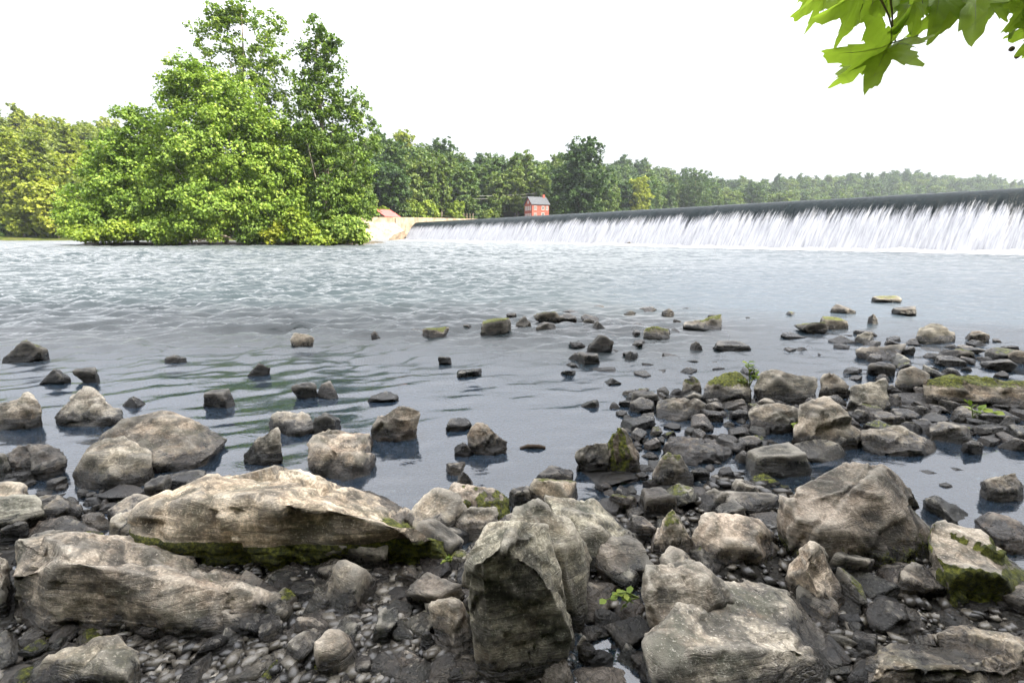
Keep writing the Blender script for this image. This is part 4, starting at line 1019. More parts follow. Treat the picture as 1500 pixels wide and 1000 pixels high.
hero('rock', 'pointed tan rock at the bottom edge under the upright boulder', [(785, 1005), (797, 975), (816, 959), (832, 972), (846, 1000), (840, 1025), (790, 1025)], 0.14, tone=1.2, level=4, phrase='the pointed tan rock')
hero('rock', 'smooth domed pale rock at the bottom edge by the black pool', [(836, 995), (846, 980), (876, 970), (915, 980), (932, 1002), (930, 1025), (838, 1025)], 0.18, tone=1.25, level=5, rough=.6, phrase='the smooth domed rock')
hero('rock', 'pale mossy-yellow rock squeezed beside the brown cracked rock', [(646, 992), (660, 965), (690, 966), (716, 985), (722, 1015), (650, 1020)], 0.14, tone=1.5, level=4, moss='top', mossy=.35, phrase='the yellow-pale rock')
hero('rock', 'pointed rock standing upright below the largest green-grey boulder', [(1152, 838), (1166, 815), (1187, 794), (1203, 800), (1222, 840), (1242, 882), (1240, 902), (1214, 906), (1182, 882)], 0.22, tone=1.02, level=5, ridge=[(1185, 830, .15), (1200, 860, .02), (1195, 885, .0)], phrase='the pointed upright rock')
hero('boulder', 'broad olive-brown rock with a notched top behind the dark rounded block', [(1016, 782), (1030, 760), (1056, 754), (1090, 764), (1112, 755), (1126, 770), (1145, 818), (1135, 846), (1078, 842), (1026, 826)], 0.3, tone=0.98, level=5, moss='base', mossy=.4, phrase='the notched olive rock')
hero('rock', 'small peaked rock with yellow-green algae beside the notched olive rock', [(950, 815), (958, 782), (985, 748), (1000, 765), (1017, 795), (1010, 822), (965, 828)], 0.2, tone=1.1, level=5, moss='top', mossy=.55, phrase='the peaked algae rock')
hero('rock', 'brown rock lying in the trickle under the largest green-grey boulder', [(1278, 857), (1292, 824), (1320, 820), (1357, 832), (1350, 868), (1300, 872)], 0.2, tone=1.15, level=5, phrase='the brown trickle rock')
hero('rock', 'dark ridge-backed rock lying across the black water trickle', [(1262, 885), (1290, 870), (1330, 888), (1368, 920), (1352, 938), (1300, 938), (1272, 918)], 0.18, tone=0.62, level=5, wet=.4, phrase='the ridge-backed dark rock')
hero('rock', 'low reddish rock between the trickle and the rough pale boulder', [(1366, 905), (1395, 893), (1440, 900), (1452, 915), (1430, 932), (1380, 934)], 0.16, tone=0.6, level=4, wet=.4, phrase='the low reddish rock')
hero('boulder', 'layered slab with a bright yellow-green moss cushion on its front', [(1362, 800, .3), (1360, 760, .7), (1382, 757, .75), (1420, 772, .7), (1454, 789, .6), (1488, 826, .4), (1505, 850, .25), (1510, 890, .0), (1440, 878, .0), (1384, 866, .0), (1366, 830, .15)],
     0.36, tone=1.2, level=5, ridge=[(1395, 815, .12), (1440, 822, .12), (1480, 845, .08), (1420, 790, .4)], moss='front', mossy=1.25, phrase='the moss-cushioned slab')
hero('rock', 'dark wet boulder at the frame edge above the moss-cushioned slab', [(1427, 760), (1450, 750), (1500, 770), (1540, 790), (1530, 820), (1480, 816), (1440, 792)], 0.3, tone=0.62, level=5, wet=.35, phrase='the dark edge boulder')
hero('rock', 'reddish wedge rock standing in the bright side pool', [(1438, 706), (1460, 697), (1488, 692), (1502, 712), (1500, 730), (1470, 738), (1450, 724)], None, tone=0.75, level=5, phrase='the reddish wedge')
hero('rock', 'thin dark slab lying at the waterline beside the largest boulder', [(1352, 730), (1368, 727), (1400, 742), (1424, 764), (1412, 772), (1380, 758)], 0.24, tone=0.7, level=4, wet=.3, phrase='the thin dark slab')
hero('rock', 'brown rock under the sprig between upright boulder and dark block', [(898, 895), (915, 875), (937, 866), (950, 890), (948, 918), (905, 920)], 0.18, tone=0.95, level=4, phrase='the brown sprig rock')
hero('rock', 'grey stone wedged at the root of the upright scooped boulder', [(845, 945), (855, 930), (868, 945), (876, 968), (862, 975), (846, 968)], None, tone=0.8, level=4, phrase='the wedged grey stone')
hero('rock', 'tan rock tucked between the long tapering boulder and the mossy slab', [(276, 808), (300, 803), (335, 803), (357, 816), (357, 836), (320, 838)], 0.2, tone=1.25, level=4, phrase='the tucked tan rock')
hero('rock', 'pale tongue-shaped stone under the tip of the long boulder', [(405, 930), (425, 912), (458, 897), (461, 908), (452, 930), (420, 942)], 0.15, tone=1.25, level=4, rough=.5, phrase='the pale tongue stone')
hero('rock', 'angular black slab with pale edges on the dark gravel', [(500, 915), (512, 890), (545, 889), (585, 904), (588, 916), (545, 930)], 0.16, tone=0.55, level=5, wet=.7, phrase='the angular black slab')
hero('rock', 'dark pointed stone on the gravel behind the angular black slab', [(527, 880), (540, 864), (560, 864), (575, 878), (565, 892), (535, 892)], 0.12, tone=0.6, level=4, wet=.5, phrase='the dark gravel stone')
hero('rock', 'brown rock in front of the gravel beside the pale bottom rock', [(508, 960), (520, 944), (545, 946), (560, 958), (545, 985), (515, 985)], 0.14, tone=0.75, level=4, phrase='the brown gravel rock')
hero('rock', 'reddish-brown dark rock under the overhang of the long boulder', [(208, 985), (225, 968), (270, 966), (300, 985), (295, 1015), (212, 1015)], 0.16, tone=0.6, level=4, phrase='the dark overhung rock')
hero('rock', 'rounded rock squeezed between the frame edge and the long tapering boulder', [(-25, 850), (-10, 815), (10, 812), (14, 860), (10, 910), (-25, 915)], 0.2, tone=1.0, level=4, phrase='the squeezed edge rock')

# ---- the stony bar
hero('boulder', 'large dark boulder with a smooth flat face crowning the stony bar', [(1101, 566), (1115, 545), (1136, 540), (1170, 548), (1197, 561), (1197, 582), (1164, 590), (1117, 584)], 0.42, z0=.03, tone=0.45, level=5, rough=.7, phrase='the crowning dark boulder')
hero('boulder', 'tan boulder with a mossy crest next to the crowning dark boulder', [(1029, 580), (1040, 556), (1062, 546), (1085, 550), (1100, 575), (1096, 588), (1050, 590)], 0.4, z0=.02, tone=0.70, level=5, moss='top', mossy=.75, phrase='the mossy-crested boulder')
hero('rock', 'small rounded mossy rock at the water end of the stony bar', [(998, 576), (1003, 556), (1016, 550), (1028, 560), (1028, 580), (1010, 584)], None, tone=0.59, level=4, moss='top', mossy=.7, phrase='the rounded mossy rock')
hero('rock', 'grey triangular rock right behind the crowning dark boulder', [(1200, 575), (1205, 548), (1222, 546), (1242, 562), (1244, 582), (1220, 586)], None, tone=0.49, level=4, phrase='the grey triangular rock')
hero('boulder', 'tan block with pale waterside edge on the stony bar', [(1240, 590), (1246, 565), (1275, 559), (1298, 562), (1307, 596), (1298, 606), (1256, 600)], 0.36, z0=.03, tone=0.70, level=5, phrase='the tan bar block')
hero('rock', 'grey flat-topped slab at the water edge of the stony bar', [(960, 600), (972, 585), (1000, 582), (1034, 592), (1034, 606), (1000, 618), (968, 612)], 0.32, tone=0.63, level=5, phrase='the grey flat-topped slab')
hero('boulder', 'long tilted tan rock running diagonally down the stony bar', [(1158, 640), (1170, 608), (1182, 590), (1204, 585), (1230, 600), (1266, 628), (1250, 650), (1232, 662), (1190, 648)], 0.4, z0=.02, tone=0.70, level=5, rough=1.4, phrase='the tilted tan rock')
hero('rock', 'brown rock leaning against the long tilted tan rock', [(1098, 612), (1110, 596), (1140, 590), (1172, 602), (1170, 622), (1135, 634), (1105, 628)], 0.3, z0=.02, tone=0.66, level=5, phrase='the leaning brown rock')
hero('boulder', 'flat tan slab lying at the rim of the bright side pool', [(1262, 648), (1280, 628), (1320, 624), (1352, 638), (1374, 655), (1362, 672), (1320, 672), (1280, 668)], 0.36, z0=0.0, tone=0.80, level=5, phrase='the flat tan slab')
hero('rock', 'smooth pale oval rock in front of the long tilted tan rock', [(1159, 662), (1172, 648), (1200, 643), (1230, 650), (1239, 663), (1225, 676), (1180, 678)], 0.26, tone=0.80, level=5, rough=.45, phrase='the pale oval rock')
hero('boulder', 'grey ribbed slab in the shallows facing the dark dome', [(968, 652), (985, 640), (1030, 638), (1066, 650), (1074, 664), (1050, 682), (1000, 680)], 0.36, tone=0.63, level=5, rough=1.4, phrase='the grey ribbed slab')
hero('rock', 'dark dome-shaped rock with a tan crown in the shallows', [(954, 705), (960, 680), (978, 664), (998, 668), (1016, 698), (1012, 712), (975, 716)], None, tone=0.53, level=5, rough=.6, moss='top', mossy=.5, phrase='the tan-crowned dome')
hero('rock', 'upright pointed rock with green moss streaks in the shallows', [(892, 685), (893, 650), (906, 626), (918, 632), (938, 665), (940, 690), (915, 695)], None, tone=0.56, level=5, moss='left', mossy=.8, phrase='the upright mossy rock')
hero('rock', 'dark rock pressed against the upright mossy rock', [(842, 685), (843, 662), (862, 648), (886, 648), (893, 675), (884, 692), (856, 696)], None, tone=0.47, level=5, phrase='the pressed dark rock')
hero('boulder', 'long low boulder with yellow-brown mossy top at the far end of the bar', [(1354, 570), (1362, 550), (1392, 546), (1440, 556), (1500, 560), (1560, 566), (1560, 596), (1440, 594), (1400, 590), (1368, 582)], 0.42, z0=.04, tone=0.77, level=5, moss='top', mossy=.7, phrase='the long mossy boulder')
hero('boulder', 'rounded grey boulder touching the end of the long mossy boulder', [(1311, 560), (1318, 542), (1335, 536), (1358, 545), (1362, 566), (1340, 572), (1318, 570)], None, z0=.03, tone=0.47, level=4, rough=.6, phrase='the rounded grey boulder')
hero('boulder', 'blocky purple-grey rock standing clear in bright water', [(1341, 496), (1344, 480), (1362, 474), (1390, 480), (1397, 498), (1392, 505), (1352, 504)], None, tone=0.48, level=4, phrase='the blocky purple-grey rock')
hero('boulder', 'dark pointed slab tilting out of the water before the bar', [(1253, 512), (1275, 508), (1319, 504), (1318, 520), (1305, 532), (1280, 530)], 0.5, tone=0.41, level=4, phrase='the dark tilted slab')
hero('rock', 'wedge rock rising to a mossy blunt end in fast water', [(1000, 477), (1025, 468), (1055, 462), (1057, 484), (1035, 487)], 0.5, tone=0.47, level=4, moss='top', mossy=.6, phrase='the mossy wedge')
hero('rock', 'squat olive rock in fast water near the mossy wedge', [(942, 494), (948, 481), (964, 478), (980, 484), (983, 497), (965, 500)], None, tone=0.49, level=4, moss='top', mossy=.6, phrase='the squat olive rock')

# ---- smaller stones: shared shapes, each its own object
POOL = {}
def pool_rock(typ, seed, level=4):
    rs = np.random.default_rng(seed)
    K = {'b': 5, 'p': 4, 'f': 6, 'r': 16}[typ]
    N = rs.normal(size=(K, 3)); N /= np.linalg.norm(N, axis=1)[:, None]
    D = rs.uniform(0.62, 1.0, K)
    ex = {'b': [((0.1, 0, 1), .7), ((1, .2, .1), .8), ((-1, .1, .2), .75), ((0, -1, .15), .7), ((0, 1, .2), .8)],
          'p': [((.75, .1, .6), .55), ((-.7, -.2, .65), .5), ((.1, -.9, .5), .6), ((0, .9, .5), .65)],
          'f': [((.12, -.1, 1), .45), ((.9, 0, .3), .8), ((-.9, .2, .3), .85)], 'r': []}[typ]
    for n_, d_ in ex:
        n_ = np.array(n_) + rs.normal(size=3) * .12; N = np.vstack([N, n_ / np.linalg.norm(n_)]); D = np.append(D, d_ * rs.uniform(.9, 1.1))
    N = np.vstack([N, np.eye(3), -np.eye(3)]); D = np.append(D, [1.05] * 6)
    dirs, F = ico(level)
    v = dirs * radial(dirs, N, D, 90 if typ != 'r' else 14)[:, None]
    v = weather(v, F, 1.3, seed, 0.9 if typ != 'r' else .5)
    lo, hi = v.min(0), v.max(0)
    v = (v - (lo + hi) / 2) / (hi - lo); v[:, 2] = v[:, 2] * 1.35 + 0.325      # base sits below z = 0
    nn = vnormals(v, F)
    return mesh_np('stone', v, F, M_ROCK, True, {'moss': sstep(.1, .9, nn[:, 2])})
for t_i, typ in enumerate('bpfr'):
    POOL[typ] = [pool_rock(typ, 300 + 20 * t_i + i) for i in range(6)]
_mid_n = [0]
def place_stone(typ, loc, dims, rot, label, tone, mossy=0.0, wet=0.0, name='stone', group=None, tilt=(0, 0)):
    _mid_n[0] += 1
    o = obj(name, POOL[typ][_mid_n[0] % 6], None, loc)
    o.scale = dims; o.rotation_euler = (tilt[0], tilt[1], rot)
    o['tone'] = float(tone); o['mossy'] = float(mossy); o['wet'] = float(wet)
    return tag(o, label, name, group)
def mid(x0, y0, x1, y1, typ, label, tone=0.65, mossy=0.0, wet=0.3, z0=-0.01, phrase=None, group=None):
    xc = (x0 + x1) / 2
    g = at_height(xc, y1, z0); k = cam_depth(g) / 750
    w = (x1 - x0) * k; d = w * 0.72
    top = at_depth(xc, y0, g[1] + d * 0.5); h = max(top[2] - z0, 0.015)
    rs = random.Random(label + str(x0))
    place_stone(typ, (g[0], g[1] + d * 0.42, z0), (w * 1.04, d, h * 1.03), rs.choice((0, math.pi)) + rs.uniform(-.25, .25), label, tone, mossy, wet, 'rock' if w > .12 else 'stone' if w > .06 else 'pebble', group)
    ROCK_PLACES.append((g[0], g[1] + d * .42, w / 2, d / 2, phrase))
MID = [
 (0, 498, 55, 532, 'p', 'mossy dark rock at the frame edge in the fast riffle', .7, .6), (60, 540, 92, 566, 'p', 'small dark peaked rock in the riffle, first of a pair', .55, 0),
 (110, 538, 140, 562, 'b', 'small dark rock with white water behind, second of a pair', .55, 0), (175, 580, 204, 599, 'p', 'bluish dark stone peeping behind the grey still-water rock', .6, 0),
 (240, 520, 267, 535, 'b', 'lone small black stone in the riffle', .5, 0), (288, 570, 340, 600, 'b', 'black block of rock in dark riffle water', .5, 0),
 (360, 532, 392, 553, 'p', 'black sloping stone with a white splash beside it', .5, 0), (425, 488, 455, 514, 'r', 'upright olive-brown stone alone in the riffle', .8, .4),
 (428, 560, 462, 586, 'b', 'black rock with a white crack beside its twin', .5, 0), (459, 560, 496, 586, 'r', 'dark twin rock joined to the white-cracked one', .6, 0),
 (458, 605, 496, 637, 'b', 'dark wet rock tucked behind the brown-topped rock', .55, 0), (540, 576, 580, 592, 'f', 'flat black stone barely breaking the water', .5, 0),
 (542, 485, 556, 499, 'p', 'tiny dark stone with foam in the middle of the riffle', .55, 0), (600, 482, 622, 492, 'f', 'low dark stone beside a mossy one in the riffle', .55, 0),
 (617, 480, 656, 498, 'b', 'dark stone with a yellow mossy cap in the riffle', .8, .8), (640, 521, 662, 534, 'b', 'dark square stone in the bright middle water', .55, 0),
 (665, 541, 704, 556, 'f', 'flat brown stone in the bright middle water', .6, 0), (678, 475, 692, 485, 'r', 'tiny dark stone left of the big mossy block', .5, 0),
 (703, 466, 748, 496, 'b', 'big mossy block at the near end of the mid-river rocks', .7, .8), (742, 458, 757, 468, 'r', 'tiny round stone behind the mid-river mossy block', .55, 0),
 (752, 463, 781, 488, 'p', 'peaked dark rock next to the big mossy block', .55, .2), (781, 455, 820, 474, 'f', 'olive mossy ledge at the top of the mid-river rocks', .7, .7),
 (783, 472, 815, 491, 'b', 'dark block in front of the olive mossy ledge', .5, .3), (818, 460, 845, 474, 'f', 'low black ledge at the end of the mid-river rocks', .5, 0),
 (653, 614, 690, 634, 'f', 'low black stone behind the dark pyramid rock', .55, 0), (665, 648, 693, 672, 'p', 'small dark stone beside the dark pyramid rock', .55, 0),
 (652, 678, 680, 698, 'b', 'small pale cracked stone standing in the clear pool', 1.4, 0), (668, 690, 692, 714, 'p', 'pale pinkish stone just behind the moss-patched dome', 1.4, 0),
 (784, 684, 848, 720, 'b', 'black jagged rock alone in clear water before the steep boulder', .5, 0), (746, 713, 784, 749, 'b', 'dark block between moss-patched dome and upright boulder', .6, 0),
 (852, 585, 879, 600, 'r', 'small round black stone in calm water off the bar', .55, 0), (1287, 433, 1323, 446, 'r', 'lone mossy hump in the bright water below the dam', .6, .5),
 (1274, 460, 1288, 476, 'p', 'small upright dark stone below the lone mossy hump', .5, 0), (1175, 470, 1215, 490, 'f', 'mossy low rock with water breaking over it', .6, .8),
 (1205, 464, 1246, 484, 'f', 'flat mossy rock joined to the water-swept low rock', .65, .7), (1222, 492, 1256, 506, 'p', 'small dark peaked rock near the dark tilted slab', .5, 0),
 (861, 490, 900, 517, 'p', 'dark rock capped by a white ripple in fast water', .5, 0), (848, 517, 880, 536, 'b', 'black rock below the ripple-capped rock', .5, 0),
 (916, 514, 934, 530, 'p', 'small dark upright stone with foam beside it', .55, 0), (852, 466, 874, 482, 'b', 'dark rock at the head of the fast run', .5, 0),
 (866, 470, 886, 488, 'p', 'black wedge next to the dark rock heading the run', .45, 0), (925, 474, 948, 483, 'f', 'flat dark stone beside the squat olive rock', .5, 0),
 (915, 455, 932, 463, 'p', 'small dark tip in far choppy water', .5, 0), (972, 452, 990, 465, 'p', 'small dark peak upstream of the mossy wedge', .5, 0),
 (1012, 500, 1032, 516, 'p', 'small triangular stone in fast water before the bar', .5, 0), (996, 526, 1026, 534, 'f', 'two-humped flat stone in fast water before the bar', .55, 0),
 (1050, 500, 1105, 517, 'f', 'long low ledge with water folding over it', .5, 0), (886, 553, 910, 567, 'p', 'black wedge in rippled water off the bar', .45, 0),
 (870, 538, 905, 548, 'f', 'low black stone awash in the run', .45, 0), (930, 574, 966, 600, 'b', 'black rock at the water corner of the bar', .5, 0),
 (908, 585, 936, 600, 'f', 'low black stone beside the black corner rock', .5, 0), (893, 590, 910, 602, 'r', 'tiny black stone off the water corner of the bar', .5, 0),
 (913, 612, 968, 634, 'f', 'dark flat slab behind the upright mossy rock', .6, 0), (1035, 582, 1062, 600, 'r', 'small rounded stone below the mossy-crested boulder', .9, .3),
 (1060, 585, 1100, 602, 'r', 'smooth grey oval stone below the mossy-crested boulder', .95, 0), (1030, 602, 1062, 620, 'b', 'dark rounded block in front of the grey flat-topped slab', .65, 0),
 (1070, 600, 1098, 618, 'b', 'dark angular stone beside the leaning brown rock', .6, 0), (1112, 612, 1145, 634, 'p', 'pale peaked stone in front of the leaning brown rock', 1.0, 0),
 (1210, 580, 1245, 600, 'r', 'brown rounded stone behind the long tilted tan rock', 1.0, 0), (1215, 600, 1262, 632, 'p', 'dark leaning sliver beside the long tilted tan rock', .6, 0),
 (1250, 600, 1282, 622, 'p', 'brown sliver of rock in front of the tan bar block', .85, 0), (1282, 605, 1325, 628, 'b', 'grey tilted stone behind the flat tan slab', .8, 0),
 (1195, 628, 1246, 662, 'p', 'tan pointed stone under the long tilted tan rock', 1.05, 0), (1325, 617, 1358, 640, 'p', 'dark curved stone beside the flat tan slab', .7, 0),
 (1372, 620, 1432, 652, 'b', 'brown and grey rock at the rim of the bright side pool', .8, .2), (1400, 598, 1440, 622, 'r', 'rounded stone with a green sprig on the bar', .75, .2),
 (1436, 622, 1478, 642, 'f', 'flat grey stone near the rim of the side pool', .75, 0), (1442, 640, 1475, 655, 'f', 'ring-marked flat stone at the rim of the side pool', .8, 0),
 (1415, 645, 1440, 668, 'b', 'dark jagged stone at the rim of the side pool', .5, 0), (1475, 640, 1510, 664, 'r', 'rounded stone at the frame edge by the side pool', .8, 0),
 (1440, 600, 1500, 622, 'f', 'long sliver of dark stone lying on the bar', .65, 0), (1455, 585, 1500, 604, 'f', 'flat stone in front of the long mossy boulder', .7, 0),
 (1312, 600, 1352, 622, 'f', 'wet grey ledge behind the flat tan slab', .65, 0), (1320, 578, 1395, 596, 'f', 'dark wet ledge under the long mossy boulder', .5, 0),
 (1276, 530, 1312, 554, 'b', 'dark block behind the rounded grey boulder', .55, 0), (1390, 510, 1436, 530, 'r', 'olive hump of rock past the blocky purple-grey rock', .7, .7),
 (1378, 522, 1420, 540, 'f', 'black ledge under the olive hump', .5, 0), (1452, 525, 1500, 545, 'f', 'dark ledge at the frame edge past the olive hump', .55, 0),
 (1422, 498, 1450, 510, 'p', 'small dark stone past the blocky purple-grey rock', .5, 0), (1472, 506, 1496, 516, 'f', 'flat dark stone in bright water at the frame edge', .5, 0),
 (1355, 510, 1392, 518, 'f', 'thin dark stone awash below the blocky purple-grey rock', .5, 0), (1150, 488, 1180, 498, 'f', 'low dark stone awash upstream of the bar', .5, 0),
 (1352, 688, 1382, 697, 'p', 'small dark stone breaking the still side pool', .5, 0), (1394, 684, 1416, 692, 'p', 'smaller dark stone breaking the still side pool', .5, 0),
 (1380, 708, 1398, 716, 'f', 'flat little stone in the still side pool', .5, 0), (1100, 655, 1195, 702, 'f', 'broad wet slab with water sliding over it', .7, 0),
 (1012, 685, 1040, 706, 'b', 'small dark block right of the tan-crowned dome', .55, 0), (1052, 686, 1080, 706, 'b', 'dark square stone in the bar trickle', .55, 0),
 (1100, 698, 1148, 716, 'f', 'low mossy stone in the trickle above the largest boulder', .6, .6), (1074, 704, 1112, 742, 'b', 'brown upright stone in the trickle above the notched olive rock', .85, .3),
 (1024, 716, 1092, 760, 'p', 'dark sloping rock behind the notched olive rock', .65, .2), (940, 718, 990, 766, 'b', 'black wet rock in the trickle behind the peaked algae rock', .5, 0),
 (870, 735, 918, 760, 'f', 'wet black stone beside the steep brown boulder', .45, 0), (862, 692, 940, 712, 'f', 'long dark flat stone at the foot of the upright mossy rock', .45, 0),
 (1280, 872, 1330, 900, 'b', 'wet dark stone where the trickle turns', .5, 0), (1236, 900, 1270, 930, 'b', 'small black stone at the point of the upright rock', .5, 0),
 (0, 690, 40, 712, 'f', 'flat dark stone awash below the folded black rock', .5, 0), (140, 715, 205, 742, 'f', 'smooth dark stone among wet pebbles below the stained boulder', .6, 0),
 (230, 690, 300, 722, 'b', 'wet grey rock at the foot of the wide olive boulder', .65, 0), (205, 700, 245, 740, 'b', 'black rock in the shade between stained boulder and mossy slab', .5, 0),
 (120, 728, 150, 745, 'r', 'round dark pebble-like stone near the smooth dark one', .6, 0), (170, 738, 210, 756, 'f', 'pale wet stone among pebbles below the stained boulder', .9, 0),
 (0, 765, 32, 800, 'b', 'black block at the frame edge under the tan knobbly rock', .5, 0), (918, 354, 926, 360, 'p', 'tiny dark rock alone in front of the white fall', .4, 0),  # the tiny rock by the fall stands in for a likely duck
 (362, 822, 380, 838, 'r', 'small round tan stone beside the tucked tan rock', 1.2, 0), (415, 845, 450, 872, 'b', 'grey-green stone near the tip of the long boulder', .7, 0),
 (480, 900, 512, 922, 'b', 'dark block of stone in the middle of the gravel', .5, 0), (590, 880, 622, 905, 'b', 'dark slab end near the brown cracked rock', .5, 0),
 (505, 845, 535, 860, 'r', 'rounded grey pebble stone under the mossy slab', .65, 0), (543, 846, 568, 862, 'b', 'greenish stone beside the rounded grey one under the mossy slab', .7, 0),
 (480, 920, 502, 942, 'r', 'reddish pebble stone by the black trickle', .75, 0), (613, 925, 640, 965, 'r', 'tan pebble stone leaning on the brown cracked rock', 1.1, 0),
 (860, 955, 900, 985, 'b', 'black wet stone on the brink of the black pool', .45, 0), (690, 860, 705, 880, 'b', 'thin shard in the shade of the upright boulder', .6, 0),
 (1330, 840, 1372, 870, 'b', 'dark stone in the gap beside the moss-cushioned slab', .5, 0), (1420, 880, 1470, 905, 'b', 'black rock in the shade below the moss cushion', .45, 0),
]
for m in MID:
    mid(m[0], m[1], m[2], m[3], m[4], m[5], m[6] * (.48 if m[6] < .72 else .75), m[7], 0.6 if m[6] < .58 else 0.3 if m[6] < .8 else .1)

# ---- scattered stones, too many to describe singly: told apart by what they lie beside
def side_phrase(x, y):
    best, bd = None, 9
    for (a, b_, ra, rb, ph) in ROCK_PLACES:
        if ph is None: continue
        d = math.hypot(x - a, y - b_) - (ra + rb) / 2
        if d < bd: bd, best = d, (a, b_, ph)
    a, b_, ph = best
    return ph, ('behind' if y > b_ + 0.12 else 'in front of' if y < b_ - 0.12 else 'beside')
def blocked(x, y, r, lim=0.8):
    return any(((x - a) / (ra + r * .6 + .001)) ** 2 + ((y - b_) / (rb + r * .6 + .001)) ** 2 < lim for (a, b_, ra, rb, ph) in ROCK_PLACES)
rs = random.Random(21)
used_labels = {}
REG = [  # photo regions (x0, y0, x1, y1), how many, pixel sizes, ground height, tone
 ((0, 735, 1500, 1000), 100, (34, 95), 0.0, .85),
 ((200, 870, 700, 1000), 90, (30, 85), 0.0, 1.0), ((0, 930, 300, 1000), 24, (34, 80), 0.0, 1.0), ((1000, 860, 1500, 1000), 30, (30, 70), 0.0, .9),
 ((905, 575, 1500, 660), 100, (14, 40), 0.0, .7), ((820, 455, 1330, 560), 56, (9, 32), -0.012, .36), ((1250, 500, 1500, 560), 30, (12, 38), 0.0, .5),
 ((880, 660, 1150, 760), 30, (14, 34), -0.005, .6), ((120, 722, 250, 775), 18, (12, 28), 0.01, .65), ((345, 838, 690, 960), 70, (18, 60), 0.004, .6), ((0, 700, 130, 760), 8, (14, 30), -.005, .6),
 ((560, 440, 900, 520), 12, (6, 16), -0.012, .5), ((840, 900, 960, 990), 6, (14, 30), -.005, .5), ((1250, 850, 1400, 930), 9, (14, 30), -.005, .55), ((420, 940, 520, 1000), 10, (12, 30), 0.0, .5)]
for (x0, y0, x1, y1), cnt, (s0, s1), z0, tone in REG:
    k = 0; tr = 0
    while k < cnt and tr < cnt * 60:
        tr += 1
        px, py = rs.uniform(x0, x1), rs.uniform(y0, y1)
        if 1270 < px < 1500 and 655 < py < 800: continue
        g = at_height(px, py, z0); w = rs.uniform(s0, s1) ** 1.0 * cam_depth(g) / 750
        if blocked(g[0], g[1], w / 2 * (.75 if s1 > 55 else 1), .5 if s1 > 55 else .8): continue
        k += 1
        ph, rel = side_phrase(g[0], g[1])
        dark = rs.random(); tn = tone * rs.uniform(.5, 1.35)
        col = 'black wet' if tn < .5 else 'dark grey' if tn < .72 else 'grey-brown' if tn < .95 else 'pale'
        typ = rs.choice('bpffrr')
        shape = {'b': 'angular', 'p': 'peaked', 'f': 'flat', 'r': 'rounded'}[typ]
        lab = f'small {col} {shape} stone {rel} {ph}'
        if lab in used_labels:
            near2 = sorted((math.hypot(g[0] - a_, g[1] - b2), ph2) for (a_, b2, ra_, rb_, ph2) in ROCK_PLACES if ph2 and ph2 != ph)[used_labels[lab] - 1][1]
            used_labels[lab] += 1
            lab2 = lab + ' and near ' + near2
            lab = lab2 if len(lab2.split()) <= 16 else lab
        used_labels.setdefault(lab, 1)
        o = place_stone(typ, (g[0], g[1], z0 - .005), (w, w * rs.uniform(.6, 1.0), w * rs.uniform(.28, .6) * (1.15 if s1 > 60 else .75 if z0 < -.01 else 1)), rs.uniform(0, 6.28), lab, tn, 0.5 if rs.random() < .08 else 0, (.7 if z0 < -.01 else rs.choice((0, .2, .6))), 'rock' if w > .12 else 'stone' if w > .06 else 'pebble', 'stones scattered along the shore', (rs.uniform(-.25, .25), rs.uniform(-.25, .25)))
        ROCK_PLACES.append((g[0], g[1], w / 2, w / 2 * .8, None))

# ---- gravel: thousands of pebbles nobody could count
rng = np.random.default_rng(8)
dv, df = ico(2)
dv1, df1 = ico(1)
shapes = []
for i in range(10):
    N = rng.normal(size=(6, 3)); N /= np.linalg.norm(N, axis=1)[:, None]
    shapes.append(dv1 * radial(dv1, np.vstack([N, np.eye(3), -np.eye(3)]), np.append(rng.uniform(.5, .9, 6), [1.0] * 6), 26)[:, None])
GV, GF = [], []; n0 = 0
cnt = 0
while cnt < 14500:
    u = rng.random()
    if u < .34: X, Y = rng.uniform(-1.3, 0.2), rng.uniform(1.12, 1.8)
    elif u < .72: X, Y = rng.uniform(-1.7, 1.7), rng.uniform(1.15, 2.25)
    elif u < .94: X, Y = rng.uniform(0.5, 4.8), rng.uniform(2.3, 5.4)
    else: X, Y = rng.uniform(-3, 0.5), rng.uniform(1.8, 2.6)
    h = float(near_h(np.array([X]), np.array([Y]))[0]) if False else None
    GV.append((X, Y)); cnt += 1
GV = np.array(GV); gh = near_h(GV[:, 0], GV[:, 1])
keep = gh > -0.10; GV, gh = GV[keep], gh[keep]
V_, F_ = [], []
for i, ((X, Y), h) in enumerate(zip(GV, gh)):
    s = 0.006 + 0.024 * rng.random() ** 2.6 if Y < 2.3 else 0.014 + 0.03 * rng.random() ** 2
    a = rng.random() * 6.283; ca, sa = math.cos(a), math.sin(a)
    m = shapes[i % 10] * (s * np.array([1.25, .85, .6]))
    m = m @ np.array([[ca, sa, 0], [-sa, ca, 0], [0, 0, 1]])
    V_.append(m + (X, Y, h + s * .5)); F_.append(df1 + n0); n0 += len(m)
go = obj('gravel', mesh_np('gravel', np.concatenate(V_), np.concatenate(F_), M_PEBBLE, True))
go['tone'] = 0.75; go['mossy'] = 0.0; go['wet'] = 0.5
tag(go, 'wet dark pebbles and gravel lying between the shore rocks', None, None, 'stuff')

# ================================================================== SMALL THINGS
st = at_height(780, 656, 0.0)
v, f = tube([st + (-.078, 0.0, -.004), st + (-.03, .005, .010), st + (.04, 0, .010), st + (.08, .004, .0)], [.010, .013, .013, .010], 8)
tag(obj('stick', mesh_np('stick', v, f, M_WOOD)), 'short black stick floating in the clear pool', 'stick')

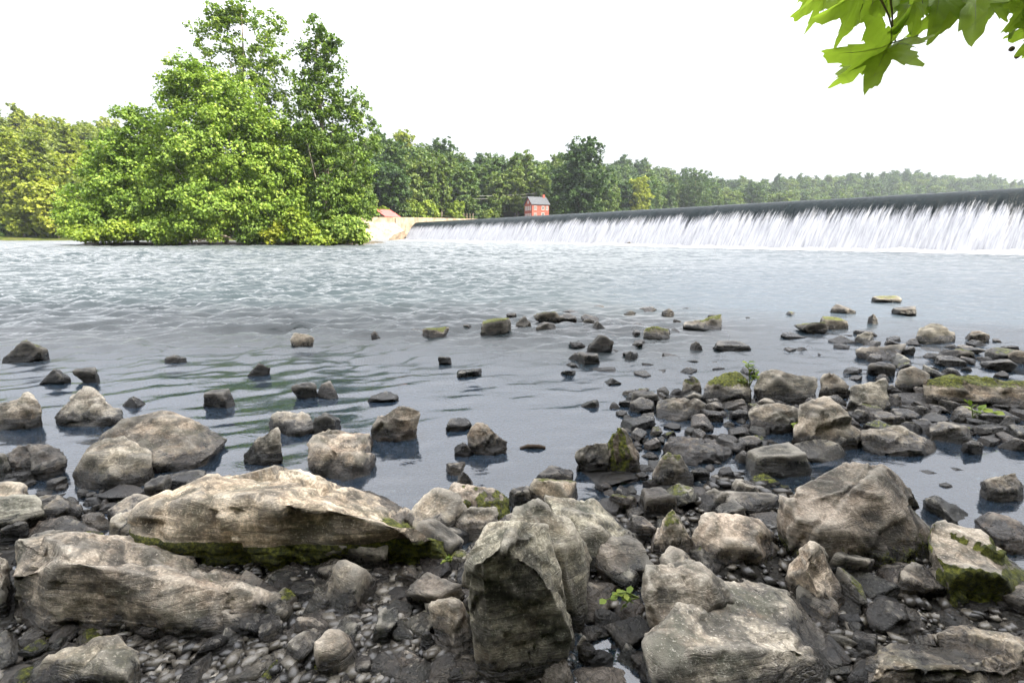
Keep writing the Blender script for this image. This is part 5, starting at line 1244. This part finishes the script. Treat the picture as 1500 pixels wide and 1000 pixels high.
# broad lobed leaf, outline in its own plane: base at the origin, tip along +y, length 1
def leaf_outline(th):
    """radius about (0, .38): five toothed lobes"""
    lob = [(90, .64, 30), (36, .58, 27), (144, .58, 27), (-22, .47, 26), (202, .47, 26)]
    r = np.full(len(th), 0.41)
    for c, R_, w in lob:
        d = np.abs((np.degrees(th) - c + 180) % 360 - 180)
        r = np.maximum(r, R_ * np.clip(1 - (d / (w * 1.45)) ** 1.2, 0, 1) + 0.20 * np.clip(1 - d / 60, 0, 1))
    d = np.abs((np.degrees(th) + 90 + 180) % 360 - 180)
    return r * (1 - 0.10 * np.clip(1 - d / 30, 0, 1)) 
def sycamore_leaf(seed, fold, curl):
    rs = np.random.default_rng(seed)
    n = 120; th = np.linspace(0, 2 * math.pi, n, endpoint=False)
    r = leaf_outline(th) * (1 + 0.05 * rs.normal(size=n) * 0.4 + 0.20 * (((th * 120 / 6.283) / 5.0) % 1 - .5))
    rings = [0.0, 0.2, 0.4, 0.6, 0.8, 0.92, 1.0]
    V = [(0, .38, 0)]
    for q in rings[1:]:
        for k in range(n): V.append((q * r[k] * math.cos(th[k]), .38 + q * r[k] * math.sin(th[k]), 0))
    V = np.array(V)
    F3 = [(0, 1 + k, 1 + (k + 1) % n) for k in range(n)]; F4 = []
    for j in range(len(rings) - 2):
        a, b_ = 1 + j * n, 1 + (j + 1) * n
        for k in range(n): F4.append((a + k, b_ + k, b_ + (k + 1) % n, a + (k + 1) % n))
    def shape(P):
        x, y = P[:, 0], P[:, 1]
        z = fold * np.abs(x) - curl * (y - .35) ** 2 - 0.35 * x ** 2
        z = z + 0.045 * fbm(np.stack([x * 4 + seed, y * 4, 0 * x], 1), 3, seed)
        a = np.arctan2(y - .1, x); z = z + 0.02 * np.cos(a * 10) * np.hypot(x, y - .1)
        return np.stack([x, y, z], 1)
    n0 = len(V)
    vv, f3, f4, mi = [shape(V)], [np.array(F3)], [np.array(F4)], [0] * (len(F3) + len(F4))
    vf = []
    for c, L in ((90, .98), (38, .80), (142, .80), (-8, .50), (188, .50)):
        c = math.radians(c); t = np.linspace(0, 1, 9)[:, None]
        s = np.array([0, .10, 0]) + t * np.array([math.cos(c), math.sin(c), 0]) * L * .88
        s = shape(s) + (0, 0, -.004)
        tv, tf = tube(s, list(.011 * (1 - .8 * t[:, 0])), 5); vv.append(tv); vf.append(tf + n0); n0 += len(tv)
    tv, tf = tube([(0, .12, -.01 + fold * 0), (0.01, -.12, .01), (.02, -.38, .05)], [.012, .011, .014], 6); vv.append(tv); vf.append(tf + n0)
    vf = np.concatenate(vf)
    return np.concatenate(vv), f3[0], np.concatenate([f4[0], vf]), len(F3), len(F4), len(vf)
def mat_big_leaf():
    k = NT('broad_leaf')
    tc = k.n('ShaderNodeTexCoord'); oi = k.n('ShaderNodeObjectInfo')
    V = tc.outputs['Object']
    n = k.noise(V, 5, 6, 0.65)
    c = k.ramp(n, [(0.3, (0.19, 0.27, 0.045)), (0.55, (0.31, 0.41, 0.08)), (0.75, (0.42, 0.50, 0.15))])
    c = k.mix(k.ramp(k.noise(V, 16, 4, .6), [(.62, 0), (.72, .7)]), c, (0.12, 0.085, 0.03))
    vo = k.n('ShaderNodeTexVoronoi', feature='DISTANCE_TO_EDGE'); k.l(V, vo.inputs['Vector']); vo.inputs['Scale'].default_value = 13
    c = k.mix(k.ramp(vo.outputs['Distance'], [(0, .4), (.06, 0)]), c, (0.20, 0.26, 0.07))
    b = k.bump(vo.outputs['Distance'], 0.5, 0.02)
    d = k.bsdf(c, 0.45, b, 0.4)
    tr = k.n('ShaderNodeBsdfTranslucent'); k.l(k.mix(1.0, c, (1.3, 1.4, 0.55), 'MULTIPLY'), tr.inputs[0])
    mx = k.n('ShaderNodeMixShader'); mx.inputs[0].default_value = 0.62
    k.l(d, mx.inputs[1]); k.l(tr.outputs[0], mx.inputs[2])
    return k.done(mx.outputs[0])
M_BLEAF = mat_big_leaf()
M_VEIN = mat_plain('leaf_vein', (0.20, 0.25, 0.09), (0.27, 0.31, 0.13), 20, 0.5, 0.1, .002)
M_TWIG = mat_plain('twig_bark', (0.10, 0.075, 0.05), (0.19, 0.15, 0.10), 30)

# the shore tree that reaches over the water: trunk outside the picture, one leafy bough in it
tx, ty = 3.3, 0.1
tz = float(near_h(np.array([tx]), np.array([ty]))[0])
tree = empty('shore_tree', (tx, ty, tz), 'broad-leaved tree whose bough hangs big lobed leaves into the sky above the dam', 'tree')
org = np.array([tx, ty, tz])
v, f = tube([(0, 0, -.3), (0.02, 0, .6), (-.05, .05, 1.6), (-.1, .1, 2.6), (-.05, .1, 4.2), (0, .15, 6.5)], [.26, .21, .18, .16, .12, .05], 14)
obj('trunk', mesh_np('trunk', v, f, M_BARK), tree)
LD = 1.30
b0 = np.array([tx - .08, ty + .08, tz + 2.2]); b3 = at_depth(1345, -25, LD); b2 = at_depth(1500, -70, LD * 1.0) + (0, .05, .02)
bpath = [b0, b0 * .55 + b2 * .45 + (0, 0, .22), b2, b3, at_depth(1290, -2, LD - .02)]
v, f = tube(np.array(bpath) - org, [.045, .03, .016, .009, .005], 8)
bough = obj('bough', mesh_np('bough', v, f, M_TWIG), tree)
# leaf: attachment pixel, tip pixel, depth at each, width ratio, roll (deg), fold, curl
LV = [((1215, -25), (1167, 44), 1.30, 1.24, .9, 62, .25, .3), ((1282, -28), (1194, 52), 1.26, 1.18, .8, 58, .45, .25), ((1300, -12), (1245, 54), 1.33, 1.30, 1.0, 50, .2, .4),
      ((1312, 68), (1204, 106), 1.28, 1.24, 1.0, 48, .2, .45), ((1308, 66), (1264, 132), 1.30, 1.22, 1.05, -30, .3, .35), ((1352, -16), (1306, 66), 1.26, 1.22, .95, 64, .5, .2),
      ((1388, -10), (1342, 72), 1.34, 1.30, .8, 60, .3, .4), ((1378, -22), (1372, 62), 1.30, 1.24, 1.0, 35, .3, .3), ((1436, -20), (1416, 68), 1.28, 1.20, 1.1, -28, .25, .35),
      ((1478, -24), (1466, 36), 1.34, 1.30, 1.2, -40, .25, .3), ((1520, -20), (1512, 62), 1.28, 1.22, 1.0, -50, .3, .3), ((1540, 20), (1484, 70), 1.32, 1.28, 1.0, 50, .3, .4),
      ((1250, -40), (1232, 20), 1.36, 1.34, 1.2, 25, .2, .3), ((1420, -44), (1440, 24), 1.38, 1.36, 1.2, 20, .2, .3), ((1330, -40), (1290, 22), 1.37, 1.36, 1.1, 30, .2, .3), ((1500, -50), (1480, 14), 1.38, 1.34, 1.2, -20, .2, .3),
      ((1200, -18), (1176, 20), 1.34, 1.32, 1.2, 30, .2, .3), ((1345, 2), (1330, 58), 1.33, 1.31, 1.1, -25, .3, .3), ((1405, 2), (1388, 50), 1.36, 1.33, 1.1, 35, .3, .3), ((1455, -4), (1438, 48), 1.33, 1.3, 1.1, 30, .3, .3), ((1262, -12), (1216, 34), 1.35, 1.33, 1.1, 35, .3, .3), ((1495, 0), (1490, 44), 1.35, 1.33, 1.1, 25, .3, .3), ((1505, 8), (1476, 56), 1.29, 1.26, 1.1, 45, .3, .3), ((1535, 30), (1497, 92), 1.28, 1.25, 1.1, 40, .3, .3), ((1520, -18), (1528, 48), 1.31, 1.29, 1.1, -20, .3, .3), ((1230, -90), (1200, -30), 1.36, 1.34, 1.2, 25, .2, .3), ((1390, -110), (1370, -40), 1.38, 1.36, 1.2, 20, .2, .3), ((1560, -60), (1580, 10), 1.38, 1.36, 1.2, 20, .2, .3)]
ctr = np.array([0, 0, CAM_Z])
_r = random.Random(4)
for i in range(13):                                  # the leaves above and behind
    bx0 = 1195 + i * 25 + _r.uniform(-8, 8); by0 = _r.uniform(-34, -12); a_ = _r.uniform(-.9, .35); ln = _r.uniform(46, 66)
    LV.append(((bx0, by0), (bx0 + math.sin(a_) * ln, by0 + math.cos(a_) * ln), _r.uniform(1.36, 1.42), _r.uniform(1.33, 1.40), _r.uniform(.9, 1.2), _r.uniform(-45, 45), _r.uniform(.15, .4), _r.uniform(.2, .45)))
twigs = Acc()
bl_pts = [np.array(bpath[i]) * (1 - t) + np.array(bpath[i + 1]) * t for i in range(2, 4) for t in (0, .25, .5, .75, 1)]
for i, (b_, t_, yb, yt, wr, roll, fold, curl) in enumerate(LV):
    B, T = at_depth(b_[0], b_[1] - 6, yb), at_depth(t_[0], t_[1] - 4, yt)
    L = np.linalg.norm(T - B); y = (T - B) / L
    vw = ctr - (B + T) / 2; vw /= np.linalg.norm(vw)
    z = vw - (vw @ y) * y; z /= np.linalg.norm(z); x = np.cross(y, z)
    a = R(roll); x, z = x * math.cos(a) + z * math.sin(a), z * math.cos(a) - x * math.sin(a)
    V, f3, f4, n3_, n4_, nv_ = sycamore_leaf(500 + i, fold, curl)
    Wd = V * np.array([wr, 1, 1]) * (L / 1.42)
    world_v = B + Wd[:, :1] * x + Wd[:, 1:2] * y + Wd[:, 2:] * z
    me = mesh_np('leaf', Wd, [f3, f4], [M_BLEAF, M_VEIN], True, None, [0] * (n3_ + n4_) + [1] * nv_)
    o = obj('leaf', me, bough)
    mw = Matrix(((x[0], y[0], z[0], B[0] - org[0]), (x[1], y[1], z[1], B[1] - org[1]), (x[2], y[2], z[2], B[2] - org[2]), (0, 0, 0, 1)))
    o.matrix_local = mw
    e = B + (Wd[-1, 0] * x + Wd[-1, 1] * y + Wd[-1, 2] * z)
    q = min(bl_pts, key=lambda p: np.linalg.norm(p - B))
    v, f = tube([np.array(q) - org, (np.array(q) + B) / 2 - org + (0, 0, .01), B - org], [.0026, .002, .0018], 5); twigs.add(v, f)
obj('twig', twigs.mesh('twig', M_TWIG), bough)
# seed heads at the end of the bough
for i, (px, py) in enumerate(((1482, 72), (1490, 82), (1497, 78), (1276, 42))):
    p = at_depth(px, py, 1.29); dv_, df_ = ico(2)
    k = 1 + .12 * fbm(dv_ * 6 + i, 2, 3)
    obj('seed_head', mesh_np('seed_head', dv_ * (.006 if i < 3 else .004) * k[:, None] + p - org, df_, M_TWIG), bough)
# the rest of the bough's crown, out of the picture
rng = np.random.default_rng(3)
c = rng.normal(size=(260, 3)) * np.array([1.1, 1.0, .8]) + (tx + 1.0, ty - 1.6, tz + 6.2)
v, f, t = leaf_cards(rng, c, np.full(260, .4), 10, .2, np.array([tx, ty, tz + 4.5]))
obj('crown', mesh_np('crown', v - org, f, LEAF_DARK, False, {'tint': t}), tree)

# sprigs of green between the stones
def sprig(label, base, stems, leaf, n_leaf, seed, mat=LEAF_LIME):
    rs = np.random.default_rng(seed)
    e = empty('sprig', tuple(base), label, 'plant')
    A = Acc(); LA = Acc()
    for tip, k in stems:
        tip = np.array(tip)
        pth = [np.zeros(3), tip * .5 + (0, 0, .15 * np.linalg.norm(tip)), tip]
        v, f = tube(pth, [.0035, .003, .0015], 5); A.add(v, f)
        for j in range(k):
            t = .3 + .7 * (j + 1) / k; p = np.array(pth[1]) * (2 * t * (1 - t)) + tip * t * t
            d = rs.normal(size=3) * (1, 1, .4) + (0, 0, .25); d /= np.linalg.norm(d)
            s = np.cross(d, (0, 0, 1)) + rs.normal(size=3) * .2; s /= np.linalg.norm(s); n = np.cross(s, d)
            L = leaf * rs.uniform(.6, 1.2); w = L * .36
            pts = [p, p + d * L * .3 + s * w * .8 + n * .1 * L, p + d * L * .65 + s * w + n * .1 * L, p + d * L, p + d * L * .65 - s * w + n * .1 * L, p + d * L * .3 - s * w * .8 + n * .1 * L, p + d * L * .35, p + d * L * .68]
            LA.add(pts, [(0, 1, 6, 6), (1, 2, 7, 6), (2, 3, 7, 7), (3, 4, 7, 7), (4, 5, 6, 7), (5, 0, 6, 6)][1:2] + [(4, 5, 6, 7)], rs.random())
            LA.f[3].append(np.array([(0, 1, 6), (2, 3, 7), (3, 4, 7), (5, 0, 6)]) + (LA.n - 8))
    obj('stem', A.mesh('stem', mat_plain('green_stem', (0.10, 0.14, 0.03), (0.16, 0.2, 0.05), 20), True), e)
    obj('foliage', LA.mesh('foliage', mat, False, 'tint'), e)
p = at_height(935, 875, 0.10); 
sprig('little green sprig with a long stem between upright boulder and dark block', p, [((-.09, -.02, .03), 9), ((-.06, -.03, -.01), 5), ((-.11, -.01, .0), 6)], .030, 9, 1)
p = at_height(1098, 566, 0.10); sprig('bright sprig growing beside the crowning dark boulder', p, [((-.03, 0, .20), 8), ((.05, 0, .10), 7), ((-.10, 0, .06), 6), ((0.02, -.02, .15), 6)], .065, 8, 2)
p = at_height(1425, 612, 0.08); sprig('small grass-like sprig on the bar near the long mossy boulder', p, [((-.03, 0, .09), 5), ((.06, 0, .07), 5), ((.12, 0, .04), 5)], .06, 8, 3)
p = at_height(660, 822, 0.12); sprig('tuft of tiny green leaves at the end of the mossy-fronted slab', p, [((.0, -.02, .03), 8), ((-.03, -.02, .01), 6)], .016, 8, 4)
p = at_height(1165, 630, 0.03); sprig('low green leaves at the foot of the long tilted tan rock', p, [((-.03, -.02, .05), 6), ((.02, -.02, .07), 6)], .045, 8, 5)

# ================================================================== AIR
bm = bmesh.new(); bmesh.ops.create_cube(bm, size=1.0)
bmesh.ops.scale(bm, vec=(3400, 2100, 124), verts=bm.verts); bmesh.ops.translate(bm, vec=(0, 930, 59.5), verts=bm.verts)
me = bpy.data.meshes.new('haze'); bm.to_mesh(me); bm.free()
hm = bpy.data.materials.new('haze'); hm.use_nodes = True
hm.node_tree.nodes.clear()
ho = hm.node_tree.nodes.new('ShaderNodeOutputMaterial'); hv = hm.node_tree.nodes.new('ShaderNodeVolumePrincipled')
hv.inputs['Color'].default_value = (0.80, 0.88, 1.0, 1); hv.inputs['Density'].default_value = 0.00015; hv.inputs['Anisotropy'].default_value = 0.2
hm.node_tree.links.new(hv.outputs[0], ho.inputs[1])
me.materials.append(hm)
tag(obj('haze', me), kind='stuff')
